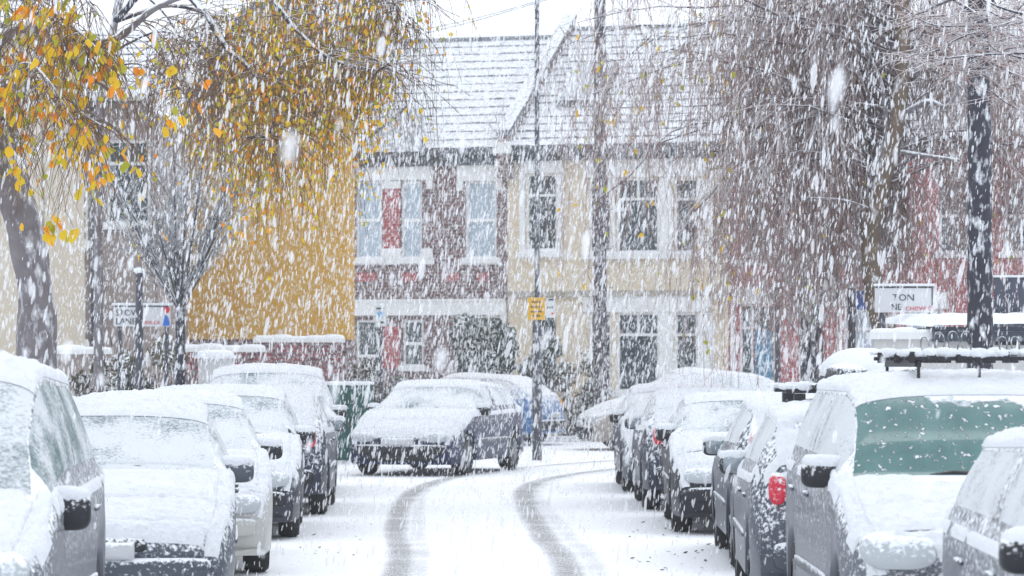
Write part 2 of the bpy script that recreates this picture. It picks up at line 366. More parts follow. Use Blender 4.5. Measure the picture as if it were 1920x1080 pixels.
def car(label, X, Y, L=4.0, Wd=1.70, Hh=1.45, st=HATCH, face='near', yaw=0, pm=None, side=0, snow=.035, cat='car', group='cars parked along the snowy street', name='parked_car',
        screen=.0, bumper=None, grille=True, plate=None, tail='normal', mirror_col=None, lampmat='lamp', screen_snow=True, seed=0, glass='glass_snowy', wheelm='rim', side_snow=.0, aerial=False, tail_size=1.0, headlights=True, plate_on=True, tailmat='red', mz=.02, sidewin='glass_sidesnow', msc=1.0, lim0=.36):
    """local frame: nose at y=0 pointing to -y, tail at y=L. face='near': nose is the near end."""
    root = thing(name, label, cat, (0, 0, 0), 0, group)
    if face == 'near': root.location = (X, Y, 0); root.rotation_euler = (0, 0, yaw)
    else: root.location = (X, Y+L, 0); root.rotation_euler = (0, 0, math.pi+yaw)
    hw = Wd/2; hs_ = Hh/(st['rf'][1]+.05)
    R, rw = .37, .31; ya, yb = .82, L-.78
    ys = sorted(set(np.round(np.concatenate([np.linspace(0, L, 56), [.02, .05, .1, .16, L-.02, L-.05, L-.1, L-.16], *[[a-R+.001, a-R+.03, a-R+.08, a+R-.001, a+R-.03, a+R-.08] for a in (ya, yb)]]), 3)))
    ys = np.array(ys); n = len(ys)
    cy, cz = st['cow']; ry, rz_ = st['rf']; ty, tz = L-st['rr'][0], st['rr'][1]; hy, hz = L-st['hb'][0], st['hb'][1]
    kx = [0, .03, .14, .5*cy, cy, ry, st['pk']*L+.15, ty, hy, L-.03, L]
    kz = [st['bf']-.16, st['bf']-.03, st['bf']+.03, .5*(st['bf']+cz)+.05, cz, rz_, rz_+.05, tz, hz, min(hz-.12, .78), .62]
    kz = [min(z, z) if i in (0, 1, 2, 3, 9, 10) else z*hs_ if z > 1.2 else z for i, z in enumerate(kz)]
    order = np.argsort(kx); top = np.interp(ys, np.array(kx)[order], np.array(kz)[order]); top = smooth1(top, 2)
    belt = np.interp(ys, [0, .12, cy, ry, L-.3, L], [st['bf']-.2, st['bf']-.04, st['belt']-.01, st['belt'], st['belt']+.03, .58]); belt = np.minimum(belt, top-.02)
    zl = np.interp(ys, [0, .40, .9, L-.9, L-.4, L], [.175, .175, .215, .215, .23, .25])
    for a in (ya, yb):
        d = np.abs(ys-a); zl = np.where(d < R, np.maximum(zl, rw+np.sqrt(np.maximum(R*R-d*d, 0))), zl)
    zl[0] += .03; zl[-1] += .03
    pw = hw*(1-.09*np.clip(1-ys/.65, 0, 1)**2.2-.08*np.clip(1-(L-ys)/.6, 0, 1)**2.2)
    def bulge(x): return .17*(abs(x)/hw)**2.4
    half = 6+6+9; secs = []
    K1, K2 = 6, 9
    for i, y in enumerate(ys):
        w = pw[i]; b, t = belt[i], top[i]; z0 = zl[i]; up = t-b
        g = np.clip((up-.06)/.3, 0, 1)
        pts = [(0, z0), (w*.6, z0), (w-.03, z0+.0), (w, z0+.03)]
        pts += [(w+.012, z0+(b-z0)*.5), (w+.004, b-.06 if b-.06 > z0+(b-z0)*.55 else z0+(b-z0)*.8), (w-.022, b)]
        ze = b+up*(.80 if g > .2 else .45); wr = (w-.03)*(1-g*.17)-.02*(1-g)-.06*(1-g)
        for k in range(1, K1): tt = k/(K1-1); pts.append(((w-.03)+(wr-(w-.03))*tt+.02*math.sin(math.pi*tt)*g, b+.012+(ze-b-.012)*tt))
        for k in range(1, K2+1):
            a = math.pi/2*k/K2; pts.append((wr*math.cos(a)**.75 if k < K2 else 0, ze+(t-ze)*math.sin(a)**.9))
        secs.append(pts)
    m = len(secs[0]); V = []
    for i, y in enumerate(ys):
        ff = np.clip(1-y/.9, 0, 1); fr = np.clip(1-(L-y)/.7, 0, 1)
        row = [(-x, z) for x, z in secs[i]][:0:-1][:-1] if False else None
        full = secs[i]+[(-x, z) for x, z in secs[i][-2:0:-1]]
        for x, z in full: V.append((x, y+bulge(x)*ff-bulge(x)*.7*fr, z))
    mm = 2*m-2
    def vid(i, k): return i*mm+k % mm
    W0 = 6; R0 = W0+K1-1             # index of shoulder, index where roof arc begins
    parts = {'body': [], 'windscreen': [], 'rear_window': [], 'sw0': [], 'sw1': [], 'sw2': [], 'sw3': []}; snowf = []
    bp = cy+(ty-cy)*.56
    for i in range(n-1):
        y = .5*(ys[i]+ys[i+1]); upz = .5*(top[i]-belt[i]+top[i+1]-belt[i+1])
        for k in range(mm):
            f = (vid(i, k), vid(i, k+1), vid(i+1, k+1), vid(i+1, k))
            kk = k if k < m-1 else mm-1-k; sd = 0 if k < m-1 else 1; key = 'body'
            if kk >= R0+1 and cy+.04 < y < ry-.02: key = 'windscreen'
            elif kk >= R0+2 and ty+.05 < y < ty+(hy-ty)*.80 and hz > .9: key = 'rear_window'
            elif W0+1 <= kk < R0-0 and upz > .14 and cy+.25 < y < L-.42:
                if y < bp-.05: key = 'sw%d' % (0+2*sd)
                elif y > bp+.05 and y < ty+.1: key = 'sw%d' % (1+2*sd)
            parts[key].append(f)
            snowf.append((f, key, kk))
    cap = [vid(0, k) for k in range(mm)]; cap2 = [vid(n-1, k) for k in range(mm)][::-1]
    parts['body'] += [tuple(cap), tuple(cap2)]
    Va = np.array(V)
    def sub(faces, name, mat, off=0):
        ids = sorted({j for f in faces for j in f}); mp = {j: q for q, j in enumerate(ids)}
        me = bpy.data.meshes.new(name); me.from_pydata([V[j] for j in ids], [], [tuple(mp[j] for j in f) for f in faces])
        bm = bmesh.new(); bm.from_mesh(me); bmesh.ops.recalc_face_normals(bm, faces=bm.faces)
        # outward
        c = Vector((0, L/2, .7)); fl = [f for f in bm.faces if (f.calc_center_median()-c).dot(f.normal) < 0]
        if len(fl) > len(bm.faces)/2: bmesh.ops.reverse_faces(bm, faces=bm.faces)
        bm.to_mesh(me); bm.free(); me.polygons.foreach_set('use_smooth', [True]*len(me.polygons))
        try: me.set_sharp_from_angle(angle=math.radians(48))
        except Exception: pass
        return link(name, me, mat, root)
    sub(parts['body'], 'body', pm)
    if parts['windscreen']: sub(parts['windscreen'], 'windscreen', M[glass])
    if parts['rear_window']: sub(parts['rear_window'], 'rear_window', M[glass])
    for q in range(4):
        if parts['sw%d' % q]: sub(parts['sw%d' % q], 'side_window', M[sidewin])
    # snow lying on the car
    sv = []; sf = []; sel = []
    for f, key, kk in snowf:
        a, b, c, d = (Vector(V[j]) for j in f); nn = (c-a).cross(d-b)
        if nn.length < 1e-9 or kk < 5: continue
        nn.normalize(); ct = (a+b+c+d)/4
        if 7 <= kk <= R0 and cy+.12 < ct.y < L-.3: continue
        if nn.dot(ct-Vector((0, L/2, .75))) < 0: nn = -nn
        lim = lim0
        if cy-.03 < ct.y < cy+.075 and kk > 9 and mnoise.noise(Vector((ct.x*2.2, seed*5.1, 3))) > -.12: continue
        if key == 'windscreen':
            if screen_snow is False and ct.y < ry-.05: continue
            if screen_snow and ct.y < ry-.07: continue
        if key == 'rear_window':
            lim = .2
        if nn.z > lim+.12*mnoise.noise(ct*6+Vector((seed, 0, 0))): sel.append(f)
    ids = sorted({j for f in sel for j in f}); mp = {j: q for q, j in enumerate(ids)}
    me = bpy.data.meshes.new('snow_layer'); me.from_pydata([V[j] for j in ids], [], [tuple(mp[j] for j in f) for f in sel])
    bm = bmesh.new(); bm.from_mesh(me)
    bmesh.ops.subdivide_edges(bm, edges=bm.edges, cuts=3, use_grid_fill=True)
    bmesh.ops.recalc_face_normals(bm, faces=bm.faces); bm.normal_update()
    if sum(f.normal.z for f in bm.faces) < 0: bmesh.ops.reverse_faces(bm, faces=bm.faces); bm.normal_update()
    dist = {}; ring = [v for v in bm.verts if v.is_boundary]
    for v in ring: dist[v.index] = 0
    bm.verts.index_update()
    dist = {v.index: 0 for v in ring}
    for q in range(1, 4):
        nx = []
        for v in ring:
            for e in v.link_edges:
                o = e.other_vert(v)
                if o.index not in dist: dist[o.index] = q; nx.append(o)
        ring = nx
    newco = []
    for v in bm.verts:
        fall = (.0, .55, .85, .95)[dist[v.index]] if v.index in dist else 1
        p = v.co; q = p+Vector((seed*3.1, 0, 0))
        t = .72*snow*(.55+.45*max(0, v.normal.z))*(1+.35*mnoise.noise(q*3))+.012*mnoise.noise(q*13)+.016*mnoise.noise(q*29)+.010*mnoise.noise(q*65)
        newco.append(p+(v.normal*.6+Vector((0, 0, .4)))*(max(.004, t)*fall+.004))
    for v, c in zip(bm.verts, newco): v.co = c
    bm.to_mesh(me); bm.free(); me.polygons.foreach_set('use_smooth', [True]*len(me.polygons))
    link('snow_layer', me, M['snow_fine'], root)
    # patches that follow nose or tail
    itop = np.maximum.accumulate(top[:12]); 
    def yn(x, z): return float(np.interp(z, [.25]+list(itop), [0]+list(ys[:12])))+bulge(x)*1.0
    rt = top[::-1]; ir = np.maximum.accumulate(rt[:22]); yr_ = (L-ys[::-1])[:22]
    def yt(x, z): return L-float(np.interp(z, [.25]+list(ir), [0]+list(yr_)))-bulge(x)*.7
    def patch(nm, x, z, a, b, mat, end='nose', e=.5, th=.035, parent=root):
        mb = MB(); rr = [0, .4, .75, .95, 1.0, 1.0]; off = [th, th, th*.95, th*.7, th*.3, -.03]; nv = 22; vs = []
        for r, o in zip(rr, off):
            for k in range(nv):
                t = 2*math.pi*k/nv; ux = math.copysign(abs(math.cos(t))**e, math.cos(t))*a*r; uz = math.copysign(abs(math.sin(t))**e, math.sin(t))*b*r
                xx, zz = x+ux, z+uz
                vs.append((xx, yn(xx, zz)-o, zz) if end == 'nose' else (xx, yt(xx, zz)+o, zz))
        fs = [(i*nv+k, i*nv+(k+1) % nv, (i+1)*nv+(k+1) % nv, (i+1)*nv+k) for i in range(5) for k in range(nv)]
        mb.add(vs, fs); return mb.build(nm, mat, parent, smooth=True)
    bf = st['bf']
    for sgn in (-1, 1):
        if headlights: patch('headlight', sgn*(hw*(.66 if bf < .75 else .72)), bf-(.075 if bf < .75 else .06), .19, .075 if bf < .75 else .095, M[lampmat], e=.7, th=.045)
        if tail == 'normal': patch('tail_light', sgn*(hw*.80), .87, .058*tail_size, .105*tail_size, M[tailmat], 'tail', .75, .04)
        elif tail == 'high': patch('tail_light', sgn*(hw*.74), .98, .07, .20, M['pinkred'], 'tail', .6, .05)
    if grille: patch('grille', 0, bf-.10, hw*.38, .05, M['black'], e=.35, th=.02)
    patch('bumper', 0, .40, hw*.84, .075, bumper or M['black'], e=.3, th=.05)
    patch('air_intake', 0, .29, hw*.60, .05, M['black_bare'], e=.3, th=.02)
    patch('rear_bumper', 0, .43, hw*.84, .10, bumper or M['black'], 'tail', .3, .06)
    pl = plate_on and patch('number_plate', 0, .52 if bf < .75 else .54, .26, .055, M['plate'], e=.12, th=.06)
    if plate: text('plate_text', plate, .085, M['ink'], (-.22, yn(.2, .52)-.075, .49), (math.radians(90), 0, 0), pl)
    patch('number_plate', 0, .62, .26, .055, M['plate'], 'tail', .12, .05)
    # wheels
    for a in (ya, yb):
        for sgn in (-1, 1):
            wb = thing('wheel', None, None); wb.parent = root
            x = sgn*(hw-.115)
            mb = MB(); mb.lathe([(.20, -.10), (.285, -.10), (.308, -.07), (.312, 0), (.308, .07), (.285, .10), (.20, .10)], 'x', (x, a, rw), 28)
            mb.build('tyre', M['rubber'], wb, smooth=True)
            mb = MB(); o = sgn
            mb.lathe([(0.001, o*.075), (.05, o*.08), (.06, o*.055), (.16, o*.062), (.19, o*.085), (.205, o*.09), (.205, -.08)], 'x', (x, a, rw), 20)
            for q in range(5):
                t = 2*math.pi*q/5; c, s_ = math.cos(t), math.sin(t)
                mb.tube([(x+o*.075, a+c*.05, rw+s_*.05), (x+o*.08, a+c*.19, rw+s_*.19)], .022, 6)
            mb.build('rim', M[wheelm], wb, smooth=True)
    # mirrors
    for sgn in (-1, 1):
        yy = cy+.42; xx = sgn*(hw+.02); zz = st['belt']+mz
        sh = lambda v: Vector((v.x, v.y*(1-.25*(v.z > 0)*abs(v.z)/.08)-abs(v.x)*0+.35*sgn*0, v.z))
        mb = MB(); mb.superell((xx, yy, zz), (.115, .065, .078*msc), .55, 12, 20)
        mb.tube([(sgn*(hw-.07), yy+.03, zz-.05), (xx-sgn*.03, yy+.01, zz-.05)], .03, 8)
        mo = mb.build('wing_mirror', mirror_col or M['black_speckled'], root, smooth=True)
        mb = MB(); mb.superell((xx-sgn*.004, yy+.055, zz), (.095, .012, .064), .5, 6, 16); mb.build('mirror_glass', M['glass_mirror'], mo, smooth=True)
        mb = MB()
        def lump(v, s0=seed+sgn): return v*(1+.16*mnoise.noise(v*14+Vector((s0, s0, 0))))
        mb.superell((xx, yy, zz+.064*msc), (.112, .066, .045), .7, 10, 20, fn=lump); mb.build('snow_cap', M['snow_fine'], mo, smooth=True)
    # wipers
    for x0, x1 in ((-.5, .02), (.0, .5)):
        mb = MB(); i0 = int(np.argmin(np.abs(ys-(cy+.05)))); 
        mb.tube([(x0, cy+.05+.03, top[i0]+.0-.05*abs(x0)), ((x0+x1)/2, cy+.08, top[i0]+.015), (x1, cy+.06, top[i0]+.0-.04*abs(x1))], .011, 6)
        mb.build('wiper', M['black_bare'], root)
    # door seams / handles
    for sgn in (-1, 1):
        for yy in (bp-.25, bp+.7):
            if yy < L-.6:
                mb = MB(); mb.superell((sgn*(hw+.016), yy, st['belt']-.13), (.018, .085, .018), .6, 6, 12); mb.build('door_handle', pm, root, smooth=True)
        mb = MB(); mb.superell((sgn*(hw+.012), (ya+yb)/2, .52), (.014, (yb-ya)/2-.42, .03), .3, 6, 16); mb.build('side_moulding', M['moulding'], root, smooth=True)
    if aerial:
        mb = MB(); mb.tube([(-.2, ry+.25, rz_*hs_), (-.19, ry+.32, rz_*hs_+.38)], .004, 5); mb.build('aerial', M['black_bare'], root)
    return root, dict(hw=hw, L=L, cy=cy, ry=ry, top=lambda y: float(np.interp(y, ys, top)), yn=yn, yt=yt)
M['glass_sidesnow'] = mat_film('snowed_side_glass', 1.15, 3.0); M['glass_sideclear'] = mat_film('half_snowed_side_glass', .62, 4.0)
M['glass_mirror'] = mat_snowy('mirror_glass', (.30, .34, .37), (.22, .25, .28), rough=.06, thr=.6, up=.3, scale=40, metallic=.5)
M['moulding'] = mat_snowy('side_moulding', (.10, .11, .12), rough=.5, thr=.55, up=.7, scale=30)
silver = paint('silver_paint', (.085, .10, .125), .3, thr=.575)
palesilver = paint('pale_silver_paint', (.14, .155, .18), .3, thr=.57)
white = paint('white_paint', (.50, .50, .47), 0, thr=.62)
navy = paint('navy_paint', (.014, .02, .075), .1, thr=.57, scale=16, k=5)
darkgrey = paint('dark_grey_paint', (.035, .04, .055), .2, thr=.60, scale=24)
black = paint('black_paint', (.014, .015, .022), .1, thr=.62, scale=24)
bluegrey = paint('blue_grey_paint', (.035, .043, .07), .3, thr=.60, scale=24)
blue = paint('blue_paint', (.08, .20, .42), .1, thr=.56, scale=14, k=4)
beige = paint('pale_gold_paint', (.34, .30, .27), .3, thr=.54, scale=16, k=4)
GL, GR = 'cars parked along the left kerb', 'cars parked along the right kerb'
# left row, near to far; X is the road-side edge of the near end
def left(label, Xr, Yn, Wd=1.72, yaw=3.0, **k): return car(label, Xr-Wd/2, Yn, Wd=Wd, group=GL, yaw=math.radians(yaw), **k)
def right(label, Xl, Yn, Wd=1.72, yaw=0.0, **k): return car(label, Xl+Wd/2, Yn, Wd=Wd, group=GR, yaw=math.radians(yaw), **k)
left('silver people carrier under thick snow at the bottom left corner', -2.14, 14.45, 1.80, L=4.4, Hh=1.74, st=MPV, pm=palesilver, snow=.045, seed=1, name='people_carrier', bumper=palesilver, mz=-.06, sidewin='glass_sideclear', msc=1.25)
left('silver hatchback with a number plate and snow-filled windscreen, behind the people carrier', -1.74, 20.0, 1.76, yaw=5, L=4.0, Hh=1.44, st=HATCH, pm=silver, snow=.04, seed=2, screen=.45, bumper=silver, plate='A 8', mirror_col=silver, headlights=False)
left('white car right behind the silver hatchback with a dark snow-capped mirror', -1.86, 25.1, 1.74, yaw=7, L=4.3, Hh=1.44, st=HATCH, pm=white, snow=.04, seed=3, bumper=white)
left('dark car with round snowed-over headlight and black bumper behind the white car', -2.02, 30.4, 1.70, L=3.9, Hh=1.46, st=HATCH, pm=darkgrey, snow=.035, seed=4)
left('dark car showing its tail with one bright red light in the left row', -2.12, 35.2, 1.70, yaw=1, L=3.9, Hh=1.40, st=HATCH, face='far', pm=bluegrey, snow=.035, seed=5)
left('tall car with wide sloping windscreen and blue headlight at far end of left row', -2.20, 40.0, 1.80, L=4.4, Hh=1.66, st=MPV, pm=silver, snow=.035, seed=6, screen=.5, lampmat='lampblue', name='people_carrier')
# right row
right('nearest car on the right, cut off by the frame, side and tail caked in snow', 2.04, 10.9, 1.74, L=4.7, Hh=1.41, st=ESTATE, pm=palesilver, snow=.05, seed=7)
VX, VY = 1.72, 16.2
right('silver van with cleared green-tinted windscreen under a black ladder rack', VX, VY, 1.80, L=4.3, Hh=1.62, st=VAN, pm=palesilver, snow=.04, seed=8, screen_snow=False, glass='glass_teal', cat='van', name='parked_van', bumper=palesilver, plate_on=False)
EX, EY = 1.72, 20.9
right('silver estate showing its red tail light, black bars and a roof box on top', EX, EY, 1.72, yaw=-2, L=4.3, Hh=1.42, st=ESTATE, face='far', pm=silver, snow=.035, seed=9, bumper=silver)
right('blue grey estate showing tall pinkish tail lights covered in snow', 1.86, 25.8, 1.72, yaw=-1, L=4.3, Hh=1.42, st=ESTATE, face='far', pm=bluegrey, snow=.03, seed=10, tail='high', bumper=bluegrey)
right('black car with bare black bumper and snowy windscreen in middle of right row', 1.58, 31.4, 1.74, yaw=-1, L=4.1, Hh=1.38, st=HATCH, pm=black, snow=.03, seed=11, screen=.6)
right('blue grey car with narrow red tail light beyond the black car', 1.50, 36.4, 1.70, L=3.9, Hh=1.38, st=HATCH, face='far', pm=bluegrey, snow=.03, seed=12)
right('grey car with large clear oval headlight at far end of right row', 1.44, 41.4, 1.72, L=4.2, Hh=1.41, st=HATCH, pm=bluegrey, snow=.03, seed=13, screen=.5, bumper=bluegrey)
# cars by the junction
GJ = 'cars parked at the street junction'
car('navy blue hatchback at the junction, seen from front and side under snow', X_(745, 47.8), 47.8, L=4.0, Wd=1.72, Hh=1.42, st=HATCH, pm=navy, yaw=math.radians(-17), snow=.035, seed=14, group=GJ)
car('blue car half hidden behind the navy hatchback with an amber tail light', X_(704, 68), 67.5, L=4.1, Wd=1.74, Hh=1.48, st=HATCH, pm=blue, yaw=math.radians(-112), snow=.02, lim0=.7, seed=15, group=GJ, tailmat='amber')
car('pale gold people carrier parked sideways across the junction behind the right row', X_(1088, 62.5), 62.5, L=4.4, Wd=1.76, Hh=1.60, st=dict(MPV, bf=.70, cow=(.95, 1.0), rf=(1.9, 1.55), rr=(.9, 1.45)), pm=beige, yaw=math.radians(-82), snow=.02, lim0=.86, seed=16, group=GJ, name='people_carrier')
# van roof rack and estate roof load: things lying on the roofs
def frame_on(name, label, cat, X, Y, z, L, Wd, rz=0, group=None): return thing(name, label, cat, (X, Y, z), rz, group)
rk = thing('ladder_rack', 'black ladder rack with wire loops and snow on the silver van roof', 'roof rack', (VX+1.10, VY+1.75, 1.63))
for y in (0, .7, 1.5):
    mb = MB(); mb.box(-.62, .62, y-.02, y+.02, .082, .106)
    for x in (-.58, -.47, -.30, -.21, -.05, .1, .22, .38, .5): wd = rng.uniform(.015, .04); mb.box(x-wd, x+wd, y-.03, y+.03, .068, .118+.015*(wd < .02))
    mb.build('cross_bar', M['black'], rk, bevel=.005)
    mb = MB()
    for q in range(19):
        x = -.62+q*.068+rng.uniform(-.02, .02); r = rng.uniform(.02, .05); mb.superell((x, y, .12+rng.uniform(0, .012)), (r*1.3, .038, r*.7), .9, 6, 10)
    mb.build('snow_cap', M['snow_fine'], rk, smooth=True)
for x in (-.54, .54):
    mb = MB(); mb.box(x-.018, x+.018, .02, 1.48, .045, .085); mb.build('side_rail', M['black'], rk)
for x, y in ((-.54, 0), (-.2, 0), (.2, 0), (.54, 0), (-.54, 1.5), (.54, 1.5)):
    mb = MB(); mb.box(x-.008, x+.008, y-.014, y+.014, -.07, .08); mb.build('rack_foot', M['black'], rk)
M['wire'] = mat_snowy('grey_wire', (.10, .11, .13), rough=.4, thr=.7, up=.5)
for x, hgt, y in ((-.49, .10, .1), (-.41, .125, .1), (-.33, .13, .1), (-.255, .13, .1), (-.05, .10, .1), (.02, .10, .1), (.3, .11, .1)):
    mb = MB(); pts = []
    for q in range(25):
        t = -math.pi/2+.25+(2*math.pi-.5)*q/24; rr = hgt*.30*(.55+.45*(math.sin(t)+1)/2)
        pts.append((x+rr*math.cos(t)*.95, y+.03*math.sin(t), .115+hgt*.5+hgt*.5*math.sin(t)))
    mb.tube(pts, .0042, 6); mb.build('wire_loop', M['wire'], rk, smooth=True)
bars = thing('roof_bars', 'black roof bars with snow on the silver estate', 'roof rack', (EX+.93, EY+1.7, 1.385))
for y in (0, .95):
    mb = MB(); mb.box(-.72, .72, y-.03, y+.03, .10, .135)
    for x in (-.62, .62): mb.box(x-.04, x+.04, y-.05, y+.05, -.06, .10)
    mb.build('cross_bar', M['black'], bars, bevel=.008)
    mb = MB()
    for q in range(13):
        x = -.70+q*.115; mb.superell((x, y, .145), (.075, .045, rng.uniform(.022, .04)), .9, 6, 10)
    mb.build('snow_cap', M['snow_fine'], bars, smooth=True)
for x in (-.52, .5):
    mb = MB(); mb.tube([(x, -.3, .15), (x+.02, 1.2, .16)], .02, 8); mb.build('side_rail', M['black'], bars)
bx = thing('roof_box', 'black roof box under a thick dome of snow on the silver estate', 'roof box', (EX+.84, EY+1.45, 1.485))
mb = MB(); mb.superell((0, .75, .11), (.32, .85, .11), .45, 14, 28); mb.build('box_shell', M['black'], bx, smooth=True)
mb = MB(); mb.superell((0, .75, .15), (.33, .87, .17), .95, 16, 36, fn=lambda v: Vector((v.x, v.y, max(v.z, -.03)*(1+.12*mnoise.noise(v*6))+.01*mnoise.noise(v*25))))
mb.build('snow_cap', M['snow_fine'], bx, smooth=True)

# ------------------------------------------------------------------ terrace houses across the junction
YH, TH = 74.0, math.radians(17); cT, sT = math.cos(TH), math.sin(TH)
def U(px, v=0.0):
    k = (px-CX)/F; Y0 = YH+v*cT; X0 = v*sT
    return (k*Y0-X0)/(cT+k*sT)
def ZU(py, px, v=0.0):
    Y = YH-U(px, v)*sT+v*cT; return H-(py-HY)*Y/F
brick = mat_brick('old_brick', (.16, .055, .05), (.10, .05, .055), (.20, .18, .18))
brick_red = mat_brick('red_brick', (.42, .06, .06), (.32, .05, .055), (.34, .2, .2), .06)
cream = mat_snowy('cream_render', (.68, .58, .43), (.60, .52, .40), rough=.85, thr=.98, up=.2, scale=5, cscale=1.2, k=3, stretch=(1, 1, .4))
stone = mat_snowy('white_stucco', (.80, .80, .79), (.72, .73, .73), rough=.8, thr=.95, up=.5, scale=8, k=3)
upvc = mat_plain('white_frame_paint', (.82, .83, .84), .4, 0, .04)
slate = mat_snowy('slate', (.11, .12, .135), (.07, .075, .09), rough=.7, thr=.62, up=.35, scale=7, k=4)
gutter = mat_snowy('dark_gutter', (.07, .085, .11), rough=.6, thr=.58, up=.3, scale=14)
roofsnow = mat_snowy('roof_snow', (.17, .19, .21), (.12, .13, .15), rough=.8, thr=.725, up=.56, scale=11, k=3.0, cscale=2, bmp=.3)
mixroof = roofsnow
def wall_holes(mb, u0, u1, z0, z1, holes, v=0, rev=.16):
    us = sorted({u0, u1, *[h[0] for h in holes], *[h[1] for h in holes]}); zs = sorted({z0, z1, *[h[2] for h in holes], *[h[3] for h in holes]})
    us = [u for u in us if u0 <= u <= u1]; zs = [z for z in zs if z0 <= z <= z1]
    for a, b in zip(us, us[1:]):
        for c, d in zip(zs, zs[1:]):
            if any(h[0]-1e-6 <= a and b <= h[1]+1e-6 and h[2]-1e-6 <= c and d <= h[3]+1e-6 for h in holes): continue
            mb.add([(a, v, c), (b, v, c), (b, v, d), (a, v, d)], [(0, 1, 2, 3)])
    for a, b, c, d in holes:
        w = v+rev
        mb.add([(a,v,c),(b,v,c),(b,v,d),(a,v,d),(a,w,c),(b,w,c),(b,w,d),(a,w,d)], [(0,1,5,4),(1,2,6,5),(2,3,7,6),(3,0,4,7)])
def window(par, u0, u1, z0, z1, style='sash', pane=None, v=0, fm=None, curtain=False):
    fm = fm or upvc; mb = MB(); t = .055; a, b = v+.06, v+.12
    mb.box(u0, u0+t, a, b, z0, z1); mb.box(u1-t, u1, a, b, z0, z1); mb.box(u0+t, u1-t, a, b, z0, z0+t*1.2); mb.box(u0+t, u1-t, a, b, z1-t, z1)
    if style == 'sash': zm = (z0+z1)/2; mb.box(u0+t, u1-t, a-.012, b-.003, zm-.035, zm+.035)
    if style == 'casement': zm = z0+(z1-z0)*.72; mb.box(u0+t, u1-t, a+.003, b-.003, zm-.03, zm+.03); um = (u0+u1)/2; mb.box(um-.025, um+.025, a+.004, b-.004, zm+.03, z1-t)
    if style == 'plain': zm = z0+(z1-z0)*.72; mb.box(u0+t, u1-t, a+.003, b-.003, zm-.03, zm+.03)
    w = mb.build('window', fm, par)
    mb = MB(); mb.add([(u0+.02, v+.105, z0+.02), (u1-.02, v+.105, z0+.02), (u1-.02, v+.105, z1-.02), (u0+.02, v+.105, z1-.02)], [(0, 1, 2, 3)])
    mb.build('pane', pane or M['glass_house'], w)
    mb = MB(); mb.box(u0-.08, u1+.08, v-.10, v+.06, z0-.10, z0); mb.box(u0-.06, u1+.06, v-.085, v+.055, z0, z0+.035, 1)
    mb.build('sill', [stone, M['snow']], w)
    return w
def hipcourses(par, u0, u1, v0, z0, v1, z1, n, name='roof', skew=0):
    """roof slope built as overlapping courses, each a snowy strip with a dark tile edge"""
    mb = MB(); nu = max(2, int((u1-u0)/.12))
    for i in range(n):
        va, vb = v0+(v1-v0)*i/n, v0+(v1-v0)*(i+1)/n; za, zb = z0+(z1-z0)*i/n, z0+(z1-z0)*(i+1)/n
        vs = []; 
        for k in range(nu+1):
            u = u0+(u1-u0)*k/nu; j = .02*mnoise.noise(Vector((u*2.3, i*3.7, 0)))+.022*mnoise.noise(Vector((u*9, i*3.7, 5)))
            vs += [(u, va-.01, za-.02), (u, va-.012, za+.050+j), (u, va+.03, za+.072+j), (u, vb+.01, zb+.035)]
        fs = [(4*k+q, 4*k+4+q, 4*k+5+q, 4*k+1+q) for k in range(nu) for q in range(3)]; mi = [1 if q == 0 else 0 for k in range(nu) for q in range(3)]
        b = len(mb.v); mb.v += vs; mb.f += [tuple(x+b for x in f) for f in fs]; mb.mi += mi
    return mb.build(name, [roofsnow, slate], par, recalc=False)
def house(name, label, group='terrace houses across the junction'):
    return thing(name, label, 'house', (0, YH, 0), -TH, group)
RD, EO = 5.0, -.32     # ridge depth, eaves overhang
def hz(py, px): return ZU(py, px)
# --- brick house
uL, uM, uR, uE = U(560), U(952), U(1366), U(2080)
zE = ZU(285, 960); zRidge = ZU(75, 960, RD)
hb = house('terrace_house', 'old red brick terrace house with blue curtained sash windows beside the mustard wall')
up = [(667, 716), (752, 791), (872, 931)]; holes = []
for a, b in up: holes.append((U(a), U(b), hz(486, a), hz(340, a)))
gr = [(667, 716, 735, 600), (755, 794, 688, 600), (850, 945, 820, 592)]
for a, b, c, d in gr: holes.append((U(a), U(b), hz(c, a), hz(d, a)))
mb = MB(); wall_holes(mb, uL, uM, -.1, zE, holes); mb.box(uL, uM, .3, 8, -.1, zE-.3); mb.build('wall', brick, hb, recalc=False)
for i, h in enumerate(holes): window(hb, *h, style='sash', pane=M['glass_blue'] if i < 3 else M['glass_house'])
for a, b, c, d, e in ((640, 812, 340, 314, 1), (858, 942, 340, 312, 1), (640, 950, 592, 566, 1)):
    mb = MB(); z0, z1 = hz(c, a), hz(d, a); mb.box(U(a), U(b), -.07, .05, z0, z1); mb.box(U(a)+.03, U(b)-.03, -.10, .04, z1, z1+.05)
    for q in (a, b-11): mb.box(U(q), U(q+11), -.06, .04, z0-.22, z0)
    mb.build('lintel', stone, hb)
for a, b, c, d in ((719, 750, 466, 354), (719, 750, 690, 612)):
    mb = MB(); mb.box(U(a), U(b), -.03, .05, hz(c, a), hz(d, a)); o = mb.build('red_pier', brick_red, hb)
for a, b, c, d in ((717, 752, 486, 466), (792, 812, 486, 466), (717, 752, 354, 340), (640, 815, 497, 486), (862, 940, 497, 486)):
    mb = MB(); mb.box(U(a), U(b), -.05, .05, hz(c, a), hz(d, a)+.0); mb.build('stone_band', stone, hb)
for a, b in ((668, 706), (755, 782), (835, 862), (895, 915)):
    mb = MB(); mb.box(U(a), U(b), -.02, .02, hz(528, a), hz(512, a)); mb.build('red_panel', brick_red, hb)
mb = MB(); mb.box(uL, uM-.02, -.16, .0, hz(312, 800), hz(288, 800)); mb.box(uL, uM-.02, EO-.02, -.16, hz(292, 800), hz(283, 800))
